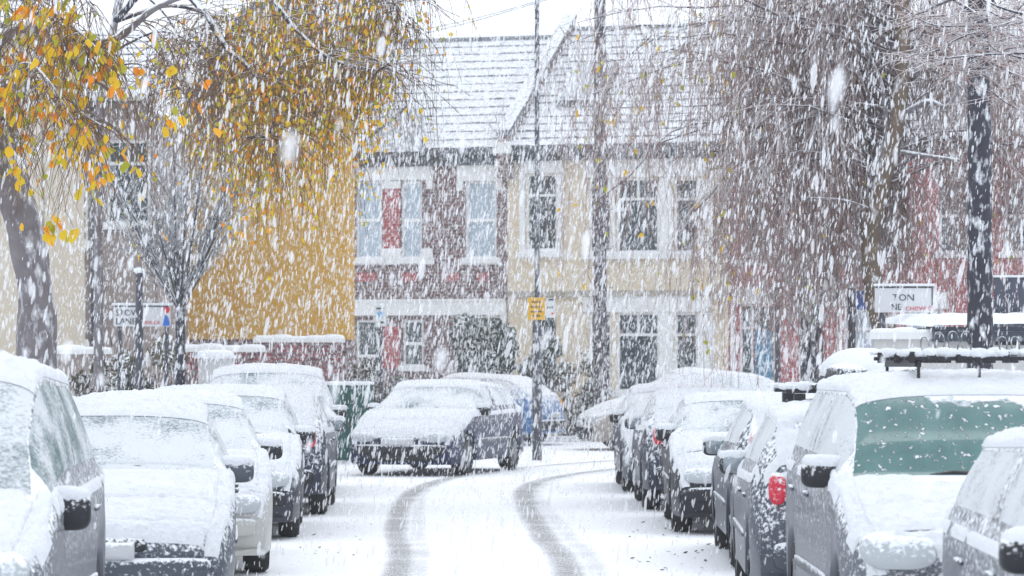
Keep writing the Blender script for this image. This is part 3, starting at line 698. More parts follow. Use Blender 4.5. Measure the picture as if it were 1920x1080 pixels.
for q in np.arange(uL+.1, uM-.1, .22): mb.box(q, q+.1, -.24, -.16, hz(306, 800), hz(291, 800))
mb.build('gutter', gutter, hb)
hipcourses(hb, uL, uM+.02, EO, zE+.06, RD, zRidge, 14)
mb = MB(); mb.add([(uL, RD, zRidge-.02), (uM, RD, zRidge-.02), (uM, 2*RD, zE), (uL, 2*RD, zE)], [(0, 3, 2, 1)]); mb.tube([(uL, RD, zRidge+.02), (uM, RD, zRidge+.02)], .10, 8); mb.build('roof_ridge', roofsnow, hb)
# bay gablet: small hipped roof over the bay
def gablet(px0, pxm, px1, pytop):
    zb, zt = zE+.02, ZU(pytop, pxm, 1.2)
    mb = MB(); a, m_, b = U(px0), U(pxm), U(px1)
    mb.add([(a, EO-.25, zb), (b, EO-.25, zb), (m_, .55, zt), (m_, 2.0, zt+.02), (a, .6, zb+.4), (b, .6, zb+.4)], [(0, 1, 2), (1, 5, 3, 2), (4, 0, 2, 3)])
    mb.tube([(a, EO-.25, zb+.02), (m_, .55, zt+.03)], .045, 6, mi=1); mb.tube([(b, EO-.25, zb+.02), (m_, .55, zt+.03)], .06, 6, mi=1)
    mb.build('bay_roof', [roofsnow, slate], hb)
gablet(672, 752, 816, 205)
# chimney
chim = mat_brick('pale_brick', (.30, .25, .22), (.24, .21, .20), (.34, .32, .30), .22)
mb = MB(); z0 = zRidge-.9; a, b = U(640, RD), U(742, RD); mb.box(a, b, RD-.45, RD+.45, z0, ZU(-28, 690, RD)); mb.box(a-.07, b+.07, RD-.52, RD+.52, ZU(-28, 690, RD), ZU(-44, 690, RD))
ch = mb.build('chimney', chim, hb)
for q in (.25, .6, .95):
    mb = MB(); mb.lathe([(.11, 0), (.12, .05), (.10, .08), (.09, .42), (.11, .45), (.06, .45)], 'z', (a+(b-a)*q, RD, ZU(-44, 690, RD)), 12); mb.build('chimney_pot', mat_plain('terracotta', (.40, .18, .11), .8) if q < .3 else bpy.data.materials['terracotta'], ch)
# --- cream house
hc = house('terrace_house', 'cream rendered terrace house behind the telegraph pole with a snowy skylight')
holes = []; specs = [(986, 1045, 471, 326, 'plain'), (1104, 1146, 475, 335, 'plain'), (1156, 1235, 475, 334, 'casement'), (1264, 1308, 475, 334, 'plain'), (1104, 1146, 730, 586, 'plain'), (1156, 1235, 735, 586, 'casement'), (1264, 1308, 735, 586, 'plain')]
for a, b, c, d, st_ in specs: holes.append((U(a), U(b), hz(c, a), hz(d, a)))
dh = (U(1000), U(1042), .05, hz(590, 1000)); 
mb = MB(); wall_holes(mb, uM, uR, -.1, zE+.05, holes+[dh]); mb.box(uM+.01, uR-.01, .3, 8, -.1, zE-.3); mb.build('wall', cream, hc, recalc=False)
for h, s_ in zip(holes, specs): window(hc, *h, style=s_[4])
mb = MB(); mb.box(dh[0], dh[1], .08, .13, dh[2], dh[3]-.5); mb.box(dh[0], dh[1], .06, .14, dh[3]-.5, dh[3]-.42)
d = mb.build('door', mat_plain('dark_blue_door', (.02, .04, .07), .4), hc)
mb = MB(); mb.add([(dh[0], .1, dh[3]-.42), (dh[1], .1, dh[3]-.42), (dh[1], .1, dh[3]), (dh[0], .1, dh[3])], [(0, 1, 2, 3)]); mb.build('fanlight', M['glass_house'], d)
mb = MB(); mb.superell((dh[1]-.08, .05, 1.05), (.03, .04, .03), 1, 6, 8); mb.build('handle', M['rim'], d)
for a, b, c, dd, pr in ((1094, 1330, 334, 300, .05), (975, 1056, 326, 296, .05), (1094, 1318, 487, 476, .16), (970, 1060, 483, 473, .14), (1094, 1330, 586, 556, .05), (1236, 1263, 475, 334, .07), (1147, 1155, 475, 334, .07), (1309, 1340, 475, 334, .06), (1236, 1263, 735, 586, .07), (1309, 1340, 735, 586, .06), (975, 985, 473, 326, .06), (1046, 1056, 473, 326, .06)):
    mb = MB(); mb.box(U(a), U(b), -pr, .04, hz(c, a), hz(dd, a)); mb.build('moulding', stone, hc, bevel=.012)
mb = MB(); mb.box(uM, uR, -.09, .0, hz(556, 1100), hz(549, 1100)); mb.box(uM, uR, -.05, .0, hz(549, 1100), hz(545, 1100)); mb.build('string_course', mat_snowy('weathered_stone', (.42, .38, .32), (.3, .27, .23), rough=.8, thr=.8, up=.5, scale=8), hc)
mb = MB(); mb.box(uM+.02, uR, -.10, 0, hz(300, 1100), hz(290, 1100)); mb.box(uM+.02, uR, EO-.02, -.10, hz(290, 1100), hz(280, 1100)); mb.build('gutter', gutter, hc)
zR2 = ZU(56, 1150, RD+.2)
hipcourses(hc, uM+.02, uR, EO, zE+.08, RD+.2, zR2, 17)
mb = MB(); mb.add([(uM, RD+.2, zR2), (uR, RD+.2, zR2), (uR, 2*RD, zE), (uM, 2*RD, zE)], [(0, 3, 2, 1)]); mb.tube([(uM, RD+.2, zR2+.03), (uR, RD+.2, zR2+.03)], .09, 8); mb.build('roof_ridge', roofsnow, hc)
# party wall rising through the roof between the two houses
mb = MB(); rise = (zR2-zE)/(RD+.2-EO)
for w0, w1, dz0, dz1, mi in ((0, .26, -.3, .34, 0), (-.03, .29, .34, .44, 1)):
    a, b = uM-.13+w0, uM-.13+w1
    mb.add([(a, EO-.05, zE+dz0), (b, EO-.05, zE+dz0), (b, EO-.05, zE+dz1+.05), (a, EO-.05, zE+dz1+.05), (a, RD+.3, zR2+dz0), (b, RD+.3, zR2+dz0), (b, RD+.3, zR2+dz1), (a, RD+.3, zR2+dz1)],
           [(0,1,2,3), (4,7,6,5), (0,4,5,1), (1,5,6,2), (2,6,7,3), (3,7,4,0)], mi)
mb.box(uM-.14, uM+.16, EO-.08, 0, zE-.62, zE+.1); mb.box(uM-.17, uM+.19, EO-.12, 0, zE-.05, zE+.22, 2)
mb.build('party_wall', [brick, roofsnow, stone], hc)
# skylight
def on_roof(px, py):
    # intersect a picture point with the roof plane, only to read off where the skylight sits on it
    lo, hi = 0, RD
    for _ in range(40):
        m_ = (lo+hi)/2
        if ZU(py, px, m_) > zE+.08+rise*(m_-EO): lo = m_
        else: hi = m_
    return U(px, lo), lo
M['skyglass'] = mat_snowy('skylight_glass', (.30, .35, .38), (.22, .26, .3), rough=.3, thr=.78, up=.45, scale=7, k=3)
ua, va = on_roof(1085, 200); ub, vb = on_roof(1100, 135)
for nm, w, v0, v1, par in (('skylight', .95, va, vb, hc),):
    mb = MB(); z_ = lambda v: zE+.08+rise*(v-EO)
    for d0, d1, mi, e in ((.0, .20, 1, .07), (.20, .23, 0, -.02)):
        a, b = ua-w/2-e, ua+w/2+e
        mb.add([(a, v0-e, z_(v0-e)+d0), (b, v0-e, z_(v0-e)+d0), (b, v1+e, z_(v1+e)+d0), (a, v1+e, z_(v1+e)+d0), (a, v0-e, z_(v0-e)+d1), (b, v0-e, z_(v0-e)+d1), (b, v1+e, z_(v1+e)+d1), (a, v1+e, z_(v1+e)+d1)],
               [(0,3,2,1), (4,5,6,7), (0,1,5,4), (1,2,6,5), (2,3,7,6), (3,0,4,7)], mi)
    mb.build(nm, [M['skyglass'], slate], hc)
# --- red house to the right
hr = house('terrace_house', 'red brick terrace house with blue door behind the bare birch')
specs = [(1386, 1412, 730, 570, 'plain'), (1508, 1545, 720, 575, 'plain'), (1582, 1660, 725, 575, 'casement'), (1400, 1450, 475, 335, 'sash'), (1510, 1560, 475, 335, 'sash'), (1600, 1690, 475, 335, 'casement'), (1760, 1820, 475, 335, 'sash'), (1700, 1770, 725, 580, 'casement'), (1880, 1940, 475, 335, 'sash')]
holes = [(U(a), U(b), hz(c, a), hz(d, a)) for a, b, c, d, _ in specs]; dh = (U(1413), U(1450), .05, hz(575, 1413))
mb = MB(); wall_holes(mb, uR, uE, -.1, zE+.05, holes+[dh]); mb.box(uR+.01, uE, .3, 8, -.1, zE-.3); mb.build('wall', brick_red, hr, recalc=False)
for h, s_ in zip(holes, specs): window(hr, *h, style=s_[4], pane=M['glass_blue'] if s_[0] in (1582, 1700) else None)
bd = mat_plain('blue_door_paint', (.06, .22, .36), .4)
mb = MB(); mb.box(dh[0], dh[1], .08, .13, dh[2], dh[3]-.55)
for q in (0, 1):
    for z in (.25, 1.1): mb.box(dh[0]+.06+q*.21, dh[0]+.23+q*.21, .065, .08, z, z+.65)
d = mb.build('door', bd, hr)
mb = MB(); mb.add([(dh[0], .1, dh[3]-.5), (dh[1], .1, dh[3]-.5), (dh[1], .1, dh[3]), (dh[0], .1, dh[3])], [(0, 1, 2, 3)]); mb.build('fanlight', M['glass_house'], d)
for a, b, c, dd in ((1375, 1460, 570, 538), (1500, 1670, 575, 543), (1390, 1460, 335, 312), (1500, 1570, 335, 312), (1590, 1700, 335, 312), (1752, 1828, 335, 312), (1690, 1780, 580, 548), (1504, 1550, 728, 720), (1370, 1700, 497, 488)):
    mb = MB(); mb.box(U(a), U(b), -.07, .04, hz(c, a), hz(dd, a)); mb.build('lintel', stone, hr, bevel=.01)
for a in (1371, 1452, 1500, 1570): mb = MB(); mb.box(U(a), U(a+9), -.05, .04, 0, hz(570, a)); mb.build('pilaster', stone, hr)
mb = MB(); mb.box(uR, uE, EO-.02, 0, hz(292, 1400), hz(280, 1400)); mb.build('gutter', gutter, hr)
hipcourses(hr, uR, uE, EO, zE+.08, RD, zR2, 15)
mb = MB(); mb.add([(uR, RD, zR2), (uE, RD, zR2), (uE, 2*RD, zE), (uR, 2*RD, zE)], [(0, 3, 2, 1)]); mb.build('roof_ridge', roofsnow, hr)

# ------------------------------------------------------------------ corner buildings on the left
mustard = mat_snowy('mustard_render', (.50, .24, .006), (.68, .43, .09), rough=.85, thr=.75, up=.2, scale=10, cscale=1.5, k=2.2, stretch=(1, 1, .3))
Yc = 64.0; cx = lambda px: X_(px, Yc); cz = lambda py: H-(py-HY)*Yc/F
cb = thing('corner_house', 'mustard rendered gable end above a dark brick base, left of the brick terrace', 'house', (0, Yc, 0))
prof = [(cx(352), cz(636)), (cx(651), cz(636)), (cx(651), cz(150)), (cx(560), cz(20)), (cx(470), cz(20)), (cx(352), cz(222))]
mb = MB(); n = len(prof); mb.add([(x, 0, z) for x, z in prof]+[(x, 3.0, z) for x, z in prof], [tuple(range(n)), tuple(range(n, 2*n))[::-1]]+[(i, n+i, n+(i+1) % n, (i+1) % n) for i in range(n)]); mb.build('gable_wall', mustard, cb)
mb = MB(); mb.box(cx(352)+.02, cx(651)-.02, .05, 2.9, -.1, cz(636)); mb.build('brick_base', brick, cb)
mb = MB()
for i in (2, 3, 4):
    (x0, z0), (x1, z1) = prof[i], prof[i+1]; dn = Vector((z0-z1, 0, x1-x0)).normalized(); dn = dn if dn.z > 0 else -dn
    a, b = Vector((x0, -.2, z0)), Vector((x1, -.2, z1)); e = Vector((0, 3.4, 0)); t = dn*.16
    mb.add([a, b, b+e, a+e, a+t, b+t, b+e+t, a+e+t], [(0,3,2,1), (4,5,6,7), (0,1,5,4), (1,2,6,5), (2,3,7,6), (3,0,4,7)])
mb.build('roof', roofsnow, cb)
pink = mat_snowy('pinkish_render', (.36, .30, .28), (.28, .24, .23), rough=.85, thr=.74, up=.2, scale=9, cscale=1.5, k=3, stretch=(1, 1, .4))
Yp = 58.0; cx = lambda px: X_(px, Yp); cz = lambda py: H-(py-HY)*Yp/F
pb = thing('rendered_house', 'pinkish grey rendered house with snowy eaves behind the left trees', 'house', (0, Yp, 0))
holes = [(cx(200), cx(282), cz(420), cz(262)), (cx(100), cx(165), cz(455), cz(330)), (cx(100), cx(160), cz(640), cz(520))]
mb = MB(); wall_holes(mb, cx(60), cx(292), -.1, cz(188), holes); mb.box(cx(60), cx(292), .3, 5.8, -.1, cz(188)-.2); mb.build('wall', pink, pb, recalc=False)
for h in holes: window(pb, *h, style='casement')
mb = MB(); mb.box(cx(172), cx(186), -.10, .0, 0, cz(190)); mb.build('drainpipe', gutter, pb)
hipcourses(pb, cx(50), cx(298), -.4, cz(186), 3.6, cz(20), 10)
mb = MB(); mb.box(cx(50), cx(298), -.44, -.3, cz(196), cz(186)); mb.build('gutter', gutter, pb)
mb = MB()
for k in range(14):
    x = cx(140)+k*(cx(296)-cx(140))/13; mb.superell((x, -.42, cz(184)), (.13, .12, .09), .8, 6, 10)
mb.build('snow_on_eaves', M['snow'], pb, smooth=True)
Yl = 50.0; cx = lambda px: X_(px, Yl); cz = lambda py: H-(py-HY)*Yl/F
lb = thing('cream_house', 'plain cream house side at the far left behind the leaning trunk', 'house', (0, Yl, 0))
mb = MB(); wall_holes(mb, cx(-420), cx(78), -.1, cz(60), [(cx(-120), cx(-40), cz(520), cz(380)), (cx(82)-.9, cx(82)-.35, cz(300), cz(150))]); mb.box(cx(-420), cx(78), .3, 5, -.1, cz(60)-.2); mb.build('wall', mat_snowy('cream_wash', (.62, .55, .44), (.52, .46, .37), rough=.85, thr=1.05, up=.3, scale=6, k=3), lb, recalc=False)
window(lb, cx(-120), cx(-40), cz(520), cz(380)); window(lb, cx(82)-.9, cx(82)-.35, cz(300), cz(150))
hipcourses(lb, cx(-420), cx(84), -.4, cz(56), 2.6, cz(-120), 9)

# garden walls, gate post, cabinet
def gwall(label, x0, x1, y, z, mat, th=.25, cap=.06, name='garden_wall', post=False):
    t = thing(name, label, 'wall', ((x0+x1)/2, y, 0)); w = (x1-x0)/2
    mb = MB(); mb.box(-w, w, 0, th, 0, z); mb.build('wall_face', mat, t)
    mb = MB(); mb.box(-w-.05, w+.05, -.06, th+.06, z, z+.07); mb.build('coping', stone, t)
    mb = MB(); nn = max(3, int(w*2/.3))
    for k in range(nn): mb.superell((-w+2*w*(k+.5)/nn, th/2, z+.07), (w/nn*1.35, th*.62, cap*(1+.3*math.sin(k*2.1))), .7, 8, 12)
    mb.build('snow_cap', M['snow'], t, smooth=True); return t
Yw = 57.0; zz = lambda py, Y: H-(py-HY)*Y/F
gwall('dark red brick garden wall with snow coping below the mustard gable', X_(480, Yw), X_(640, Yw), Yw, zz(642, Yw), mat_brick('wall_brick', (.26, .05, .05), (.12, .05, .06), (.2, .17, .17)))
gwall('low snow-capped wall behind the white gate post', X_(335, 53), X_(490, 53), 53, zz(660, 53), bpy.data.materials['wall_brick'])
gwall('pale snow-capped garden wall in front of the pinkish house', X_(60, 49), X_(200, 49), 49, zz(664, 49), pink)
gp = thing('gate_pier', 'square white gate pier left of the red brick garden wall', 'gate pier', (X_(404, 48), 48, 0))
w = 30*48/F; mb = MB(); mb.box(-w, w, -w, w, 0, zz(672, 48)); mb.build('pier_shaft', mat_snowy('white_pier', (.66, .66, .65), (.58, .58, .58), rough=.7, thr=.95, scale=12), gp, bevel=.01)
mb = MB(); mb.box(-w-.05, w+.05, -w-.05, w+.05, zz(672, 48), zz(666, 48)); mb.superell((0, 0, zz(666, 48)), (w+.04, w+.04, .08), .6, 8, 16); mb.build('snow_cap', M['snow'], gp)
cbx = thing('street_cabinet', 'dark green street cabinet with a snow-topped lid left of the navy car', 'cabinet', (X_(652, 54), 54, 0))
w = 46*54/F; zt = zz(719, 54); green = mat_snowy('green_cabinet_paint', (.02, .115, .095), (.012, .06, .055), rough=.55, thr=.62, up=.4, scale=11, cscale=1.1, stretch=(1, 1, .4))
mb = MB(); mb.box(-w, w, 0, .45, .05, zt); mb.build('cabinet_body', green, cbx, bevel=.012)
for s_ in (-1, 1): mb = MB(); mb.box(min(s_*.02, s_*(w-.04)), max(s_*.02, s_*(w-.04)), -.022, -.003, .12, zt-.08); d = mb.build('door', green, cbx, bevel=.008); mb = MB(); mb.box(s_*.06-.012, s_*.06+.012, -.05, -.024, .6, .75); mb.build('handle', M['black'], d)
mb = MB(); mb.box(-w-.02, w+.02, -.03, .48, 0, .05); mb.build('plinth', KM, cbx)
mb = MB(); mb.superell((0, .22, zt), (w+.03, .27, .035), .4, 8, 20); mb.build('snow_cap', M['snow'], cbx, smooth=True)
# right side: low white wall and garage
Yg = 33.0
gwall('low white snow-topped wall right of the birch trunk', X_(1640, Yg), X_(1758, Yg), Yg, zz(636, Yg), mat_snowy('whitewash', (.60, .59, .57), (.52, .51, .50), rough=.8, thr=1, scale=8), cap=.045)
gg = thing('garage', 'white garage with sagging snow-laden roof and dark fascia behind the straight trunk', 'garage', (X_(1850, Yg), Yg, 0))
x0, x1 = X_(1758, Yg)-X_(1850, Yg), X_(2120, Yg)-X_(1850, Yg); za = zz(622, Yg)
mb = MB(); mb.box(x0, x1, 0, 4.5, 0, za); mb.build('wall', bpy.data.materials['whitewash'], gg)
mb = MB(); mb.box(x0-.06, x1+.05, -.12, .0, za-.1, za+.05); mb.box(x0-.06, x0, 0, 4.5, za-.1, za+.05); mb.build('fascia', gutter, gg)
mb = MB(); nx, ny = 40, 14; vs = []
for j in range(ny+1):
    for i in range(nx+1):
        x = x0-.1+(x1-x0+.2)*i/nx; y = -.2+4.8*j/ny; e = min(1, i/3, (nx-i)/3, j/1.5+.3); vs.append((x, y, za+.05+(.10+.05*mnoise.noise(Vector((x*1.3, y, 0)))+.03*mnoise.noise(Vector((x*4, y*3, 2))))*e+.05*j/ny*2))
mb.add(vs, [(j*(nx+1)+i, j*(nx+1)+i+1, (j+1)*(nx+1)+i+1, (j+1)*(nx+1)+i) for j in range(ny) for i in range(nx)]); mb.add([(x0-.1, -.2, za), (x1+.1, -.2, za), (x1+.1, 4.6, za), (x0-.1, 4.6, za)], [(0, 3, 2, 1)])
mb.build('snowy_roof', M['snow'], gg, smooth=True)
mb = MB(); xw0, xw1 = X_(1866, Yg)-X_(1850, Yg), x1-.6; mb.box(xw0, xw1, -.03, .02, zz(647, Yg), zz(628, Yg)); o = mb.build('window', M['black_bare'], gg)
mb = MB(); mb.box(xw0, xw1, -.04, -.03, zz(638, Yg), zz(636, Yg)); mb.build('glazing_bar', upvc, o)
mb = MB(); q = X_(1768, Yg)-X_(1850, Yg); mb.tube([(q, -.03, zz(628, Yg)), (q, -.05, zz(641, Yg)), (q-.05, -.04, zz(641, Yg))], .006, 6); mb.build('wall_hook', M['black_bare'], gg)
Yf = 40.0
ft = thing('fence', 'dark bluish wooden fence panel with snow line at the far right edge', 'fence', (X_(1960, Yf), Yf, 0)); x0, x1 = X_(1862, Yf)-X_(1960, Yf), X_(2140, Yf)-X_(1960, Yf)
mb = MB(); fb = mat_snowy('dark_fence', (.06, .065, .10), (.10, .11, .14), rough=.85, thr=.66, up=.3, scale=10, stretch=(2, 1, .3))
for k in range(12): xx = x0+(x1-x0)*k/12; mb.box(xx+.008, xx+(x1-x0)/12-.004, -.012*(k % 2), .03, 0, zz(520, Yf))
mb.build('boards', fb, ft); mb = MB(); mb.box(x0, x1, -.03, .05, zz(520, Yf), zz(516, Yf)); mb.build('snow_cap', M['snow'], ft)
mb = MB(); mb.box(x0, x1, -.05, -.013, zz(580, Yf), zz(575, Yf)); mb.build('rail', fb, ft)

# ------------------------------------------------------------------ poles and signs
M['pole'] = mat_snowy('dark_pole', (.045, .05, .075), (.09, .09, .10), rough=.55, thr=.60, up=.5, scale=10, k=4, stretch=(1, 1, .45))
M['wood_pole'] = mat_snowy('telegraph_pole_wood', (.085, .07, .085), (.05, .045, .055), rough=.85, thr=.55, up=.5, scale=8, k=4, stretch=(1.3, 1.3, .3))
Ys = 55.8
lc = thing('lamp_column', 'slim dark lamp column with yellow and white notices by the navy car', 'lamp column', (X_(1007, Ys), Ys, 0))
mb = MB(); mb.lathe([(.085, 0), (.085, zz(606, Ys)), (.045, zz(598, Ys)), (.040, zz(-60, Ys)), (.03, zz(-60, Ys))], 'z', (0, 0, 0), 16); mb.build('shaft', M['pole'], lc, smooth=True)
def signplate(par, px0, px1, py0, py1, Y, x0c, mat, nm, dy=-.06):
    mb = MB(); mb.box(X_(px0, Y)-x0c, X_(px1, Y)-x0c, dy-.015, dy, zz(py1, Y), zz(py0, Y)); return mb.build(nm, mat, par, bevel=.004)
yel = mat_snowy('yellow_sign_paint', (.72, .42, .02), (.66, .36, .02), rough=.5, thr=.86, up=.3, scale=22)
wsg = mat_snowy('white_sign_paint', (.68, .69, .70), (.62, .63, .65), rough=.5, thr=.9, up=.3, scale=22)
x0c = X_(1007, Ys)
def signthing(nm, label, x, y): return thing(nm, label, 'sign', (x, y, 0))
sy = signthing('yellow_notice', 'square yellow street notice fixed to the lamp column', x0c, Ys)
signplate(sy, 990, 1022, 558, 600, Ys, x0c, yel, 'plate', -.07)
for i, (ln, wd) in enumerate(((566, 9), (575, 11), (584, 11), (592, 8))):
    mb = MB(); zc = zz(ln, Ys)
    for k in range(int(wd)): 
        xx = X_(1006-wd+2*k, Ys)-x0c; mb.box(xx, xx+.012, -.089, -.0855, zc-.018, zc+.018*rng.uniform(.2, 1))
    mb.build('lettering', M['ink'], sy)
sw = signthing('parking_notice', 'small white parking notice beside the yellow notice', x0c, Ys)
signplate(sw, 1023, 1040, 559, 596, Ys, x0c, wsg, 'plate', -.07)
mb = MB(); mb.box(X_(1024, Ys)-x0c, X_(1039, Ys)-x0c, -.09, -.086, zz(563.5, Ys), zz(560.5, Ys)); mb.build('header', M['ink'], sw)
mb = MB(); 
for k in range(3): xx = X_(1026+4*k, Ys)-x0c; mb.box(xx, xx+.022, -.09, -.086, zz(579, Ys), zz(575, Ys))
mb.build('lettering', M['ink'], sw)
mb = MB(); mb.box(X_(1034, Ys)-x0c, X_(1038, Ys)-x0c, -.09, -.086, zz(590, Ys), zz(586, Ys)); mb.build('red_mark', M['inkred'], sw)
Yt = 68.9
tp = thing('telegraph_pole', 'tall dark wooden telegraph pole in front of the cream house', 'pole', (X_(1125, Yt), Yt, 0))
mb = MB(); mb.lathe([(.15, .05), (.145, 1), (.125, 8.4), (.12, 10.5), (.02, 10.55)], 'z', (0, 0, 0), 16); mb.build('shaft', M['wood_pole'], tp, smooth=True)
mb = MB()
for k in range(9): z = 2.9+k*.42; s_ = 1 if k % 2 else -1; mb.tube([(s_*.10, -.05, z), (s_*.27, -.07, z), (s_*.27, -.07, z+.05)], .012, 6)
mb.build('climbing_step', M['pole'], tp)
for i, (tx, ty_, tz) in enumerate(((-4.9, 78, 9.2), (-3.4, 78.5, 9.7), (4.2, 77, 8.6), (-8, 72, 9.4), (7.5, 72.5, 8.4))):
    a = Vector((X_(1125, Yt), Yt, 9.9+.06*i)); b = Vector((tx, ty_, tz)); mb = MB()
    mb.tube([a.lerp(b, t)-Vector((0, 0, .35*4*t*(1-t)*.5)) for t in np.linspace(0, 1, 16)], .010, 5)
    tag(mb.build('telephone_wire', M['wire'], None), ['thin telephone wire running from the telegraph pole to the big chimney', 'telephone wire sagging left from the pole above the brick roof ridge', 'telephone wire running right from the pole over the skylight', 'longest telephone wire running left from the pole towards the mustard gable', 'telephone wire running right from the pole towards the birch'][i], 'wire', 'telephone wires from the pole')
# left street-name sign with its posts
Yn = 44.0; nx0 = X_(266, Yn)
ns = thing('street_name_sign', 'white street name sign reading STOW LANE behind the short dark post', 'street sign', (nx0, Yn, 0))
signplate(ns, 213, 320, 571, 612, Yn, nx0, wsg, 'plate', 0)
mb = MB(); mb.box(X_(213, Yn)-nx0-.02, X_(320, Yn)-nx0+.02, -.03, .03, zz(572, Yn), zz(568, Yn)); mb.build('snow_cap', M['snow'], ns)
mb = MB(); mb.box(X_(215, Yn)-nx0, X_(318, Yn)-nx0, -.022, -.0165, zz(575.5, Yn), zz(573.5, Yn)); mb.build('border', M['ink'], ns)
R90 = (math.radians(90), 0, 0)
def pxt(nm, s_, px, pybase, hpx, Y, mat, par, x0c, sq=1): o = text(nm, s_, hpx*1.38*Y/F, mat, (X_(px, Y)-x0c, -.018, zz(pybase, Y)), R90, par, .002); o.scale = (sq, 1, 1); return o
pxt('sign_text', 'STOW', 217, 592, 12, Yn, M['ink'], ns, nx0, .92); pxt('sign_text', 'LANE', 217, 608, 12, Yn, M['ink'], ns, nx0, .95); pxt('sign_text', 'CHISWICK', 258, 608, 6.5, Yn, M['inkred'], ns, nx0, 1.0)
emb = mat_plain('blue_emblem', (.03, .14, .55), .5)
mb = MB(); mb.add([(X_(x, Yn)-nx0, -.02, zz(y, Yn)) for x, y in ((305, 611), (319, 611), (316, 594), (310, 590))]+[(X_(x, Yn)-nx0, -.014, zz(y, Yn)) for x, y in ((305, 611), (319, 611), (316, 594), (310, 590))], [(0,1,2,3), (7,6,5,4), (0,4,5,1), (1,5,6,2), (2,6,7,3), (3,7,4,0)]); mb.build('blue_emblem', emb, ns)
mb = MB(); mb.lathe([(.001, -.022), (.045, -.022), (.045, -.014)], 'y', (X_(313, Yn)-nx0, 0, zz(581, Yn)), 14); mb.build('red_emblem', M['inkred'], ns)
for px in (224, 312):
    mb = MB(); mb.tube([(X_(px, Yn)-nx0, .03, 0), (X_(px, Yn)-nx0, .03, zz(575, Yn))], .03, 8); mb.build('sign_post', M['pole'], ns)
bp_ = thing('short_post', 'short dark post with snow cap in front of the STOW LANE sign', 'post', (X_(261, 42.5), 42.5, 0))
mb = MB(); mb.tube([(0, 0, 0), (0, 0, zz(612, 42.5)), (0, 0, zz(508, 42.5))], [.058, .052, .046], 12); mb.build('shaft', M['pole'], bp_, smooth=True)
mb = MB(); mb.superell((0, 0, zz(507, 42.5)), (.075, .075, .04), .8, 8, 14); mb.build('snow_cap', M['snow'], bp_, smooth=True)
# right street-name sign
Yr = 36.0; rx0 = X_(1700, Yr)
rs = thing('street_name_sign', 'white street name sign reading TON and CHISWICK beside the birch trunk', 'street sign', (rx0, Yr, 0))
signplate(rs, 1640, 1750, 536, 586, Yr, rx0, wsg, 'plate', 0)
mb = MB(); mb.box(X_(1640, Yr)-rx0-.01, X_(1750, Yr)-rx0+.01, -.04, .03, zz(536, Yr), zz(532, Yr)); mb.build('snow_cap', M['snow'], rs)
mb = MB(); 
for b_ in ((1641, 1749, 540, 537.5), (1746.5, 1748.5, 584, 540)): mb.box(X_(b_[0], Yr)-rx0, X_(b_[1], Yr)-rx0, -.022, -.0165, zz(b_[2], Yr), zz(b_[3], Yr))
mb.build('border', M['ink'], rs)
pxt('sign_text', 'TON', 1673, 564, 13, Yr, M['ink'], rs, rx0, 1.05); pxt('sign_text', 'NE', 1670, 581, 12, Yr, M['ink'], rs, rx0, .95); pxt('sign_text', 'CHISWICK', 1697, 582, 7.5, Yr, M['inkred'], rs, rx0, 1.15)
for px in (1655, 1742):
    mb = MB(); mb.tube([(X_(px, Yr)-rx0, .03, 0), (X_(px, Yr)-rx0, .03, zz(540, Yr))], .035, 8); mb.build('sign_post', M['pole'], rs)
def pole(name, label, px, w, pytop, Y, extra=None):
    t = thing(name, label, 'post', (X_(px, Y), Y, 0)); r = w*Y/F/2
    mb = MB(); mb.tube([(0, 0, 0), (0, 0, zz(pytop, Y))], [r*1.05, r], 12); mb.build('shaft', M['pole'], t, smooth=True)
    mb = MB(); mb.superell((0, 0, zz(pytop, Y)), (r*1.3, r*1.3, r*.8), .8, 8, 12); mb.build('snow_cap', M['snow'], t, smooth=True); return t
pole('sign_post', 'thin dark post left of the forked sapling, behind the estate roof bars', 1458, 11, 535, 48)
bs = pole('sign_post', 'dark post with a small blue sign left of the birch trunk', 1597, 15, 536, 42)
mb = MB(); a = X_(1606, 42)-X_(1597, 42); mb.box(a, X_(1626, 42)-X_(1597, 42), -.05, -.03, zz(580, 42), zz(545, 42)); mb.build('blue_sign', emb, bs, bevel=.003)
pk_ = pole('sign_post', 'grey post with a white and blue parking plate before the brick house', 714, 7, 572, 60)
mb = MB(); mb.box(-.105, .105, -.07, -.045, zz(612, 60), zz(572, 60)); o = mb.build('parking_plate', wsg, pk_, bevel=.004)
mb = MB(); mb.box(-.06, .03, -.078, -.072, zz(596, 60), zz(584, 60)); mb.build('blue_square', mat_plain('parking_blue', (.12, .38, .65), .5), o)
mb = MB(); mb.box(-.08, .06, -.078, -.072, zz(580, 60), zz(577, 60)); mb.box(-.02, .07, -.078, -.072, zz(606, 60), zz(603, 60)); mb.build('lettering', M['ink'], o)

